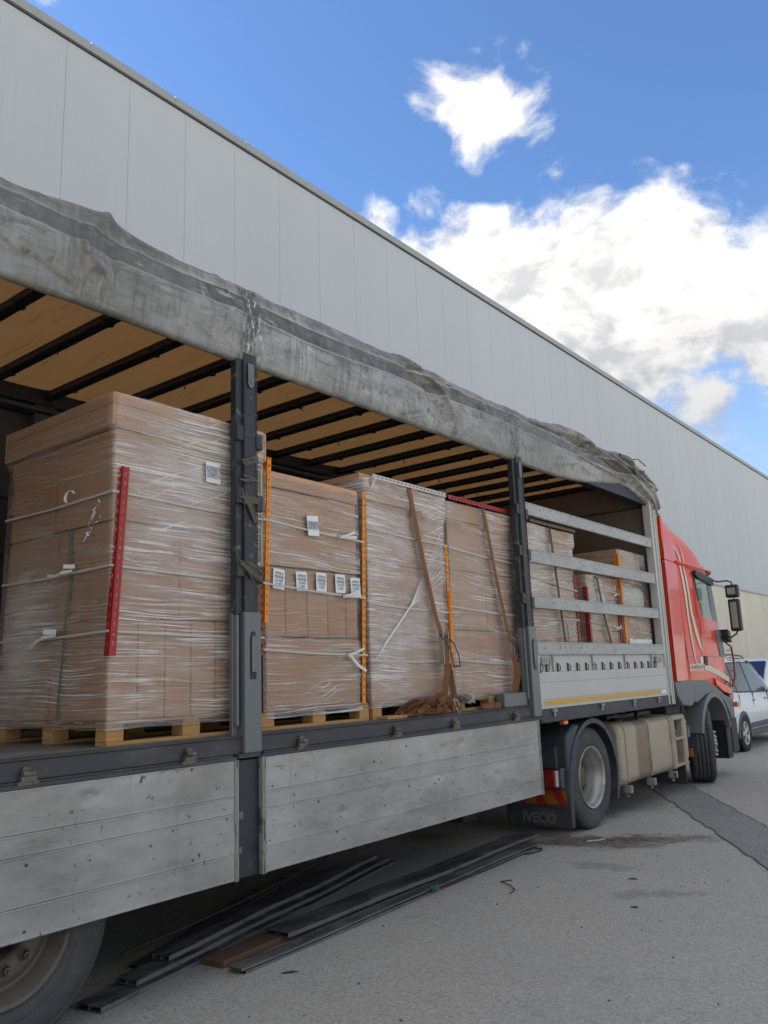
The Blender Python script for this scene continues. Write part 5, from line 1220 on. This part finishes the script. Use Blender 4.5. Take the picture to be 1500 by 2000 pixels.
K(arc_fender(55, 135, .555, -.74, -.055, 7.97, .487), 'fender_top', 'fender')
K(arc_fender(-28, 53, .56, -.74, -.06, 7.97, .487), 'fender_front', 'fender')
s = arc_fender(136, 172, .56, -.74, -.055, 7.97, .487); s.prism([(7.36, .10), (7.42, .09), (7.47, .50), (7.62, .88), (7.57, .91), (7.40, .60)], 'x', -.085, -.05); K(s, 'fender_rear', 'fender', .004)
K(MB().prism([(7.38, .92), (7.38, .60), (7.44, .50), (7.60, .92), (7.70, 1.02), (7.55, 1.02)], 'x', -.70, -.06), 'fender_box', 'fender', .015)
K(MB().box((-.72, 7.35, .62), (-.16, 7.40, .84)), 'fender_panel', 'fender', .012)
K(MB().box((-.74, 7.35, .095), (-.045, 7.365, .62)), 'mudflap', 'rubberflap', .003)
K(MB().box((-.74, 7.338, .27), (-.045, 7.349, .285)), 'flap_ridge', 'fender', .002)
m4 = Matrix.Translation((-.385, 7.347, .170)) @ Matrix.Rotation(math.pi/2, 4, 'X')
text('IVECO', .125, m4, 'trim', TK, depth=.002, bold=.004)
BT = bpy.data.objects.new('striped_plate', None); COL.objects.link(BT); BT.parent = TK
MB().box((-.700, 7.340, .30), (-.085, 7.346, .44)).build('plate', 'orange_retro', BT)
for x in (-.62, -.40, -.18):
    MB().add([(x-.06, 7.338, .44), (x+.035, 7.338, .44), (x+.115, 7.338, .302), (x+.02, 7.338, .302), (x-.06, 7.339, .44), (x+.035, 7.339, .44), (x+.115, 7.339, .302), (x+.02, 7.339, .302)], [(0,1,2,3), (4,7,6,5), (0,4,5,1), (1,5,6,2), (2,6,7,3), (3,7,4,0)]).build('stripe', 'red_retro', BT) if x+.115 < -.06 else None
s = MB(); s.box((-.36, 7.22, .475), (-.125, 7.35, .625)); K(s, 'tail_lamp', 'redlens', .01)
K(MB().box((-.125, 7.225, .478), (-.110, 7.35, .622)), 'lamp_end', 'stripe', .004)
K(MB().box((-.42, 7.26, .46), (-.10, 7.36, .475)).box((-.10, 7.26, .46), (-.08, 7.36, .64)), 'lamp_bracket', 'fender', .004)
for k, pts in enumerate(([(-.55, 7.5, 1.0), (-.45, 8.3, .93), (-.6, 9.2, 1.0), (-.5, 10.3, .9), (-.7, 11.0, .95)], [(-.30, 8.3, .99), (-.25, 8.6, .90), (-.35, 8.7, .70)], [(-.6, 10.2, 1.2), (-.5, 9.6, 1.08), (-.7, 9.0, 1.12), (-.9, 8.4, 1.1)], [(-.45, 10.95, .95), (-.35, 11.1, .75), (-.5, 11.25, .6)], [(-.25, 6.95, .95), (-.3, 7.2, .85), (-.6, 7.4, .9)])):
    K(MB().tube(pts, .013, 6), 'air_hose', 'black')
K(MB().box((-.30, 7.55, 1.06), (-.22, 7.75, 1.10)).box((-.45, 8.55, .75), (-.30, 8.66, .98)), 'valve_block', 'frame_worn', .006)
# fuel tank
TKN = bpy.data.objects.new('fuel_tank', None); COL.objects.link(TKN); TKN.parent = TK
def tankprof(r=.10, e=0.0):
    pts = []; x0_, x1_, z0_, z1_ = -.78-e, -.09+e, .30-e, .955+e
    for (cx, cz, a0) in ((x1_-r, z0_+r, -math.pi/2), (x1_-r, z1_-r, 0), (x0_+r, z1_-r, math.pi/2), (x0_+r, z0_+r, math.pi)):
        for k in range(7): a = a0+math.pi/2*k/6; pts.append((cx+r*math.cos(a), cz+r*math.sin(a)))
    return pts
s = MB(); 
def ringed(stations, mat, name, par):
    s = MB(); rings = []
    for (y, e, r) in stations: rings.append([(q[0], y, q[1]) for q in tankprof(r, e)])
    n = len(rings[0]); fs = []
    for i in range(len(rings)-1):
        for k in range(n): fs.append((i*n+k, i*n+(k+1) % n, (i+1)*n+(k+1) % n, (i+1)*n+k))
    s.add([q for r in rings for q in r], fs, True); s.add(rings[0], [tuple(range(n))[::-1]]); s.add(rings[-1], [tuple(range(n))]); return s.build(name, mat, par)
ringed([(8.70, -.035, .08), (8.715, -.008, .10), (8.74, 0, .10), (10.30, 0, .10), (10.32, -.01, .10)], 'tank', 'tank_body', TKN)
s = MB(); s.box((-.72, 10.32, .33), (-.5, 10.90, .93)); s.prism([(10.32, .31), (10.82, .31), (10.92, .40), (10.92, .85), (10.84, .94), (10.32, .94)], 'x', -.52, -.30); s.build('step_housing', 'tank', TKN, .02)
for (z) in (.345, .66): MB().box((-.30, 10.40, z-.02), (-.10, 10.86, z+.012)).build('step', 'tank', TKN, .008)
s = MB(); s.prism([(10.32, .31), (10.44, .31), (10.44, .94), (10.32, .94)], 'x', -.30, -.092); s.build('step_frame', 'tank', TKN, .02); s = MB(); s.prism([(10.78, .33), (10.90, .40), (10.92, .86), (10.84, .92), (10.78, .92)], 'x', -.30, -.11); s.build('step_frame', 'tank', TKN, .02)
MB().prism([(10.40, .88), (10.40, .945), (10.80, .945), (10.88, .90), (10.8, .88)], 'x', -.30, -.10).build('step_frame', 'tank', TKN, .015)
for y in (8.86, 9.55, 10.26):
    ringed([(y-.022, .004, .104), (y-.022, .012, .11), (y+.022, .012, .11), (y+.022, .004, .104)], 'tank', 'tank_strap', TKN)
    MB().box((-.16, y-.03, .22), (-.06, y+.03, .30)).box((-.13, y-.012, .18), (-.10, y+.012, .26)).build('strap_foot', 'frame_worn', TKN, .006)
MB().lathe([(0, .06), (.035, .06), (.04, .05), (.04, 0)], (-.25, 9.05, .955), 'z', 20).build('filler_cap', 'black', TKN)
K(MB().box((-.5, 8.9, .98), (-.3, 10.2, 1.02)).tube([(-.3, 8.9, 1.08), (-.35, 9.4, .99), (-.3, 9.8, 1.0)], .02, 8), 'air_line', 'black')
K(MB().tube([(-.30, 9.75, 1.10), (-.22, 9.55, 1.02), (-.18, 9.45, .97)], .02, 8), 'hose', 'black')

# ------------------------------------------------------------------ parked white cars
def make_car(lab, cat, glassmat='cabglass'):
    T = thing('parked_car', (0, 0, 0), lab, cat, 'white cars parked beyond the truck')
    # local frame: right side at x=0, car spans x -1.74..0, forward +y; rear axle at y=.75, front axle y=3.55
    st = [(-.02, .55, .95, 1.05, .70), (.02, .38, .97, 1.35, .70), (.10, .30, 1.00, 1.56, .68), (.35, .26, 1.03, 1.64, .66), (1.0, .24, 1.02, 1.675, .655), (1.8, .24, .99, 1.66, .655), (2.4, .24, .97, 1.56, .66), (2.75, .24, .96, 1.40, .67), (3.25, .24, .955, 1.06, .70), (3.5, .24, .94, .99, .74), (4.1, .26, .84, .88, .74), (4.4, .34, .66, .72, .68), (4.45, .42, .55, .58, .62)]
    s = MB(); rings = []
    for (y, zb, zw, zt, hw) in st:
        W_ = .87 if 0.05 < y < 4.3 else .80; c = -.87; w3 = W_ if zt > zw+.08 else W_
        half = [(W_-.05, zb), (W_-.005, zb+.10), (W_, (zb+zw)/2), (W_-.02, zw-.02), (W_-.035, zw), (hw+.06, zw+(zt-zw)*.75), (hw-.02, zt-.03), (hw*.6, zt), (0, zt+.015)]
        ring = [(c+x, y, z) for x, z in half]+[(c-x, y, z) for x, z in half[::-1][1:]]
        rings.append(ring)
    n = len(rings[0]); fs = []
    for i in range(len(rings)-1):
        for k in range(n-1): fs.append((i*n+k, i*n+k+1, (i+1)*n+k+1, (i+1)*n+k))
        fs.append((i*n+n-1, i*n, (i+1)*n, (i+1)*n+n-1))
    s.add([q for r in rings for q in r], fs, True); s.add(rings[0], [tuple(range(n))[::-1]]); s.add(rings[-1], [tuple(range(n))])
    s.build('car_body', 'whitecar', T)
    def side_pt(y, z):
        # x of the right flank at a given place, by interpolation of the stations
        for i in range(len(st)-1):
            if st[i][0] <= y <= st[i+1][0]:
                t = (y-st[i][0])/(st[i+1][0]-st[i][0]); zb, zw, zt, hw = [st[i][k]*(1-t)+st[i+1][k]*t for k in (1, 2, 3, 4)]
                za = zw+(zt-zw)*.75; f = (z-zw)/max(.01, za-zw); return -.87+(.835+(hw+.06-.835)*f)
        return -.04
    for nm, poly in (('quarter_window', [(.16, 1.16), (.14, 1.30), (.34, 1.52), (.52, 1.55), (.60, 1.06), (.42, 1.07)]), ('rear_door_window', [(.66, 1.055), (.58, 1.555), (1.42, 1.565), (1.50, 1.035)]), ('front_door_window', [(1.58, 1.03), (1.50, 1.565), (2.0, 1.54), (2.52, 1.37), (2.86, 1.01)])):
        for nn, ex, xo, mm in ((nm, 1.0, .010, glassmat), ('window_seal', 1.10, .006, 'black')):
            cy = sum(q[0] for q in poly)/len(poly); cz = sum(q[1] for q in poly)/len(poly)
            pp = [(cy+(y-cy)*ex, cz+(z-cz)*ex) for y, z in poly]
            q = [(side_pt(y, z)+xo, y, z) for y, z in pp]; q2 = [(x-.01, y, z) for x, y, z in q]; k = len(q)
            MB().add(q+q2, [tuple(range(k)), tuple(range(k, 2*k))[::-1]]+[(i, (i+1) % k, k+(i+1) % k, k+i) for i in range(k)]).build(nn, mm, T)
    MB().hexa([(-1.50, 2.50, 1.42), (-.24, 2.50, 1.42), (-.24, 2.52, 1.56), (-1.50, 2.52, 1.56), (-1.56, 3.27, 1.06), (-.18, 3.27, 1.06), (-.18, 3.29, 1.10), (-1.56, 3.29, 1.10)]).build('windscreen', glassmat, T)
    MB().hexa([(-1.50, 2.40, 1.50), (-.24, 2.40, 1.50), (-.26, 2.42, 1.60), (-1.48, 2.42, 1.60), (-1.56, 3.26, 1.09), (-.18, 3.26, 1.09), (-.18, 3.27, 1.12), (-1.56, 3.27, 1.12)]).build('windscreen', glassmat, T)
    MB().hexa([(-1.5, -.04, 1.08), (-.24, -.04, 1.08), (-.24, .1, 1.08), (-1.5, .1, 1.08), (-1.45, .04, 1.50), (-.29, .04, 1.50), (-.29, .2, 1.50), (-1.45, .2, 1.50)]).build('rear_window', glassmat, T)
    for x in (-.26, -1.48): MB().tube([(x, .35, 1.655), (x, .45, 1.70), (x, 1.2, 1.725), (x, 1.95, 1.70), (x, 2.1, 1.65)], .016, 8).build('roof_rail', 'carplastic', T)
    for yc in (.75, 3.55):
        s = MB()
        for i in range(16):
            a0, a1 = math.radians(-8+196*i/16), math.radians(-8+196*(i+1)/16)
            def q(a, r, x): return (x, yc+r*math.cos(a), .30+r*math.sin(a))
            s.hexa([q(a0, .335, -.10), q(a0, .335, .012), q(a0, .405, .008), q(a0, .405, -.10), q(a1, .335, -.10), q(a1, .335, .012), q(a1, .405, .008), q(a1, .405, -.10)])
        s.build('arch_moulding', 'carplastic', T)
        MB().lathe([(0, .34), (.02, .34), (.02, 0)], (-.018, yc, .31), 'x', 32).build('wheel_well', 'black', T)
        for x, sd_ in ((-.105, 1), (-1.635, -1)):
            Wl = bpy.data.objects.new('wheel', None); COL.objects.link(Wl); Wl.parent = T
            tm = MB(); tm.lathe(tyre_prof(.20, .315, .205, 3), (x+(.02 if sd_ > 0 else -.02), yc, .315), 'x', 40); tm.build('tyre', 'tread', Wl)
            xf = x+.02+.085
            if sd_ > 0:
                MB().lathe([(xf, .208), (xf+.010, .205), (xf+.004, .19), (xf-.05, .18), (xf-.05, 0)], (0, yc, .315), 'x', 32).build('rim', 'carplastic', Wl)
                for k in range(5):
                    a = 2*math.pi*k/5+.3; m4_ = Matrix.Translation((xf, yc, .315)) @ Matrix.Rotation(a, 4, 'X')
                    MB().hexa([m4_ @ Vector(q) for q in ((-.02, -.028, .03), (.004, -.028, .03), (.004, .028, .03), (-.02, .028, .03), (-.02, -.045, .192), (.008, -.045, .192), (.008, .045, .192), (-.02, .045, .192))]).build('spoke', 'alloy', Wl)
                MB().lathe([(xf+.012, .204), (xf+.014, .196), (xf+.004, .184), (xf, .184)], (0, yc, .315), 'x', 32).build('rim_lip', 'alloy', Wl)
                MB().lathe([(xf+.002, .05), (xf+.012, .04), (xf+.012, 0)], (0, yc, .315), 'x', 16).build('hub_cap', 'alloy', Wl)
    MB().box((-.05, 1.15, .22), (.004, 3.15, .36)).box((-.05, 1.18, .37), (.010, 3.12, .47)).build('side_sill', 'carplastic', T, .01)
    MB().box((-1.6, -.10, .26), (-.08, .10, .56)).build('rear_bumper', 'carplastic', T, .04)
    MB().box((-1.6, 4.36, .26), (-.14, 4.50, .56)).build('front_bumper', 'carplastic', T, .04)
    for y in (1.50, 2.35): MB().box((-.03, y, .875), (.012, y+.16, .905)).build('door_handle', 'whitecar', T, .006); MB().box((-.028, y+.01, .855), (.001, y+.13, .90)).build('handle_recess', 'black', T, .006)
    for y in (.66, 1.56, 2.6):
        MB().box((-.03, y-.003, .48), (-.006, y+.003, 1.0)).build('door_gap', 'black', T)
    MB().box((-.17, -.05, .95), (-.02, .12, 1.35)).build('tail_lamp', 'redlens', T, .02)
    for x in (-.30, -1.44): MB().box((x-.16, 4.30, .66), (x+.16, 4.44, .78)).build('headlamp', 'mirrorglass', T, .03)
    MB().box((.0, 2.78, 1.0), (.17, 2.88, 1.13)).build('wing_mirror', 'whitecar', T, .03)
    return T
c1 = make_car('white family car with black roof rails and grey wheel arches beside the truck cab', 'car')
c1.location = (-.80, 15.25, 0)
c2 = copy_tree(c1); c2.location = (-3.75, 26.4, 0); c2.rotation_euler = (0, 0, math.pi); c2['label'] = 'white car with dark blue windscreen half hidden at the right edge of the photo'
for k in c2.children:
    if k.name.startswith('windscreen'):
        k.data = k.data.copy(); k.data.materials[0] = MT['blueglass']

# ------------------------------------------------------------------ things lying on the ground
def hollow(name, a, b, w, h, lab, z=0.0, mat='slatdark', web=True, zb=None, twist=0, open_=True, grp='slats and bars lying on the ground'):
    """hollow rectangular profile from a to b (ground xy), open at both ends with an inner web"""
    a3, b3 = Vector((a[0], a[1], z+h/2)), Vector((b[0], b[1], (zb if zb is not None else z)+h/2)); d = (b3-a3); L = d.length; d.normalize()
    sd_ = d.cross(Vector((0, 0, 1))).normalized(); u = sd_.cross(d); t = .0035
    T = thing(name, (a[0], a[1], z), lab, 'slat', grp)
    n = 10
    def bx(s0, s1, u0, u1, nm, mm, bev=0):
        s = MB(); pr = None; rings = []
        for i in range(n+1):
            c = a3+d*L*i/n+sd_*(.007*math.sin(i*.8+a[0]*9))+u*(.004*math.sin(i*1.3+a[1]))
            rings.append([c+sd_*p_+u*q_ for (p_, q_) in ((s0, u0), (s1, u0), (s1, u1), (s0, u1))])
        fs = [(3, 2, 1, 0), tuple(4*n+k for k in range(4))]
        for i in range(n):
            for k in range(4): fs.append((4*i+k, 4*i+(k+1) % 4, 4*i+4+(k+1) % 4, 4*i+4+k))
        s.add([q for r in rings for q in r], fs); return s.build(nm, mm, T)
    bx(-w/2, w/2, h/2-t, h/2, 'top_wall', mat); bx(-w/2, w/2, -h/2, -h/2+t, 'bottom_wall', mat)
    bx(-w/2, -w/2+t, -h/2+t, h/2-t, 'side_wall', 'slatedge'); bx(w/2-t, w/2, -h/2+t, h/2-t, 'side_wall', 'slatedge')
    if web: bx(-t/2, t/2, -h/2+t, h/2-t, 'web', mat)
    return T
hollow('hollow_slat', (-.275, 2.50), (-.98, 5.75), .170, .026, 'lowest of the three stacked dark hollow slats, its open end nearest the trailer tyre', .001)
hollow('hollow_slat', (-.350, 2.76), (-.99, 5.70), .145, .026, 'middle dark hollow slat of the stack by the trailer tyre', .033)
hollow('hollow_slat', (-.43, 3.03), (-1.03, 5.60), .115, .028, 'topmost dark hollow slat of the stack by the trailer tyre', .065)
hollow('flat_slat', (-.60, 3.0), (-1.55, 5.4), .12, .018, 'thin dark slat sliding away under the trailer chassis', .001)
hollow('hollow_slat', (-.245, 3.74), (-.430, 7.23), .195, .028, 'widest dark slat on top of the pile in front of the drive wheel', .042, zb=.03)
hollow('flat_slat', (-.050, 3.24), (-.235, 6.95), .10, .014, 'thin grey rimmed slat below the widest slat, outer side of the pile', .022)
hollow('flat_slat', (-.060, 3.27), (-.215, 6.85), .115, .016, 'bottom grey slat flat on the asphalt under the pile', .001)
wp = MB(); wp.hexa([(-.33, 3.245, .002), (-.17, 3.26, .002), (-.30, 4.9, .002), (-.46, 4.9, .002), (-.33, 3.245, .040), (-.17, 3.26, .040), (-.30, 4.9, .040), (-.46, 4.9, .040)])
tagit(wp.build('wooden_plank', 'oldwood', None, .004), 'brown wooden plank end sticking out between the dark slats', 'plank')
tagit(MB().tube([(-.40, 3.19, .012), (-.41, 3.8, .012), (-.50, 4.6, .012)], .012, 8).build('round_bar', 'slatedge'), 'thin round bar on the asphalt left of the wooden plank', 'bar')
tagit(MB().tube([(-.60, 2.9, .10), (-.68, 3.4, .11), (-.80, 3.9, .11), (-.98, 4.6, .12), (-1.2, 5.4, .16)], .009, 6).build('bent_rod', 'rust'), 'bent thin rod resting on the stacked slats under the trailer', 'rod')
tagit(MB().tube([(-.09, 4.95, .008), (-.10, 5.4, .008), (-.12, 6.1, .008), (-.145, 6.55, .008), (-.17, 6.78, .008), (-.11, 6.86, .008), (-.075, 6.78, .008), (-.10, 6.62, .008), (-.135, 6.57, .008)], .007, 6).build('hooked_rod', 'rust'), 'long thin rod with looped hook end beside the slat pile', 'rod')
tagit(MB().tube([(.22, 5.74, .005), (.17, 5.66, .006), (.30, 5.58, .012), (.385, 5.50, .006), (.40, 5.40, .005)], .004, 6).build('bent_wire', 'rust'), 'short S shaped wire lying alone on the asphalt', 'wire')
tagit(MB().tube([(-.50, 6.7, .02), (-.52, 6.85, .06), (-.44, 6.98, .055), (-.36, 6.98, .02)], .010, 6).build('bent_bracket', 'black'), 'small black bent bracket on the asphalt behind the slat pile', 'bracket')
s = MB(); random.seed(8)
for k in range(7): s.ribbon([(-.10+random.uniform(-.02, .02), 5.12+random.uniform(-.06, .06), .03), (-.08, 5.14+random.uniform(-.05, .05), .05), (-.05, 5.12+random.uniform(-.06, .06), .03)], (0, .5, 1), .012, .002)
mtg = simple('green_plastic', (.02, .12, .06), .5, bst=0); tagit(s.build('plastic_tie', mtg), 'green plastic tie scrap on the outer slat of the pile', 'plastic scrap')
tagit(MB().ribbon([(.10, 7.32, .006), (.13, 7.38, .006), (.18, 7.43, .006), (.20, 7.5, .008)], (0, 0, 1), .008, .002).build('tape_scrap', 'band'), 'white scrap of tape on the brown stain near the drive wheel', 'scrap')
tagit(MB().lathe([(0, .045), (.016, .048), (.018, .040), (.010, .030), (.010, 0)], (-.30, 7.02, .001), 'z', 20).build('grey_disc', 'trim'), 'round grey cap lying near the flap with lettering', 'cap')
s = MB(); random.seed(21)
for k in range(260):
    y = random.uniform(1.5, 14); x = random.uniform(-1.5, 3.2); r = random.uniform(.003, .009)*(1.6 if random.random() < .05 else 1)
    q = [Vector((x+r*random.uniform(.6, 1.3)*math.cos(a), y+r*random.uniform(.6, 1.3)*math.sin(a), .0)) for a in (0, 1.3, 2.5, 3.8, 5.1)]
    s.add(q+[(x, y, r*.9)], [(i, (i+1) % 5, 5) for i in range(5)])
s.build('grit', 'rubberflap', kind='stuff')
for (x, y, a, ln) in ((.16, 3.38, .9, .09), (.95, 6.2, .3, .07), (1.25, 5.5, .2, .05)):
    s = MB(); s.tube([(x, y, .005), (x+ln*.5*math.cos(a)+.01, y+ln*.5*math.sin(a), .009), (x+ln*math.cos(a), y+ln*math.sin(a), .004)], [.004, .006, .002], 5)
    tagit(s.build('twig', 'rust'), {.16: 'small dark twig on the asphalt nearest the camera', .95: 'dark twig on the asphalt right of the drive wheel stain', 1.25: 'tiny dark sliver on the open asphalt at right'}[x], 'twig')
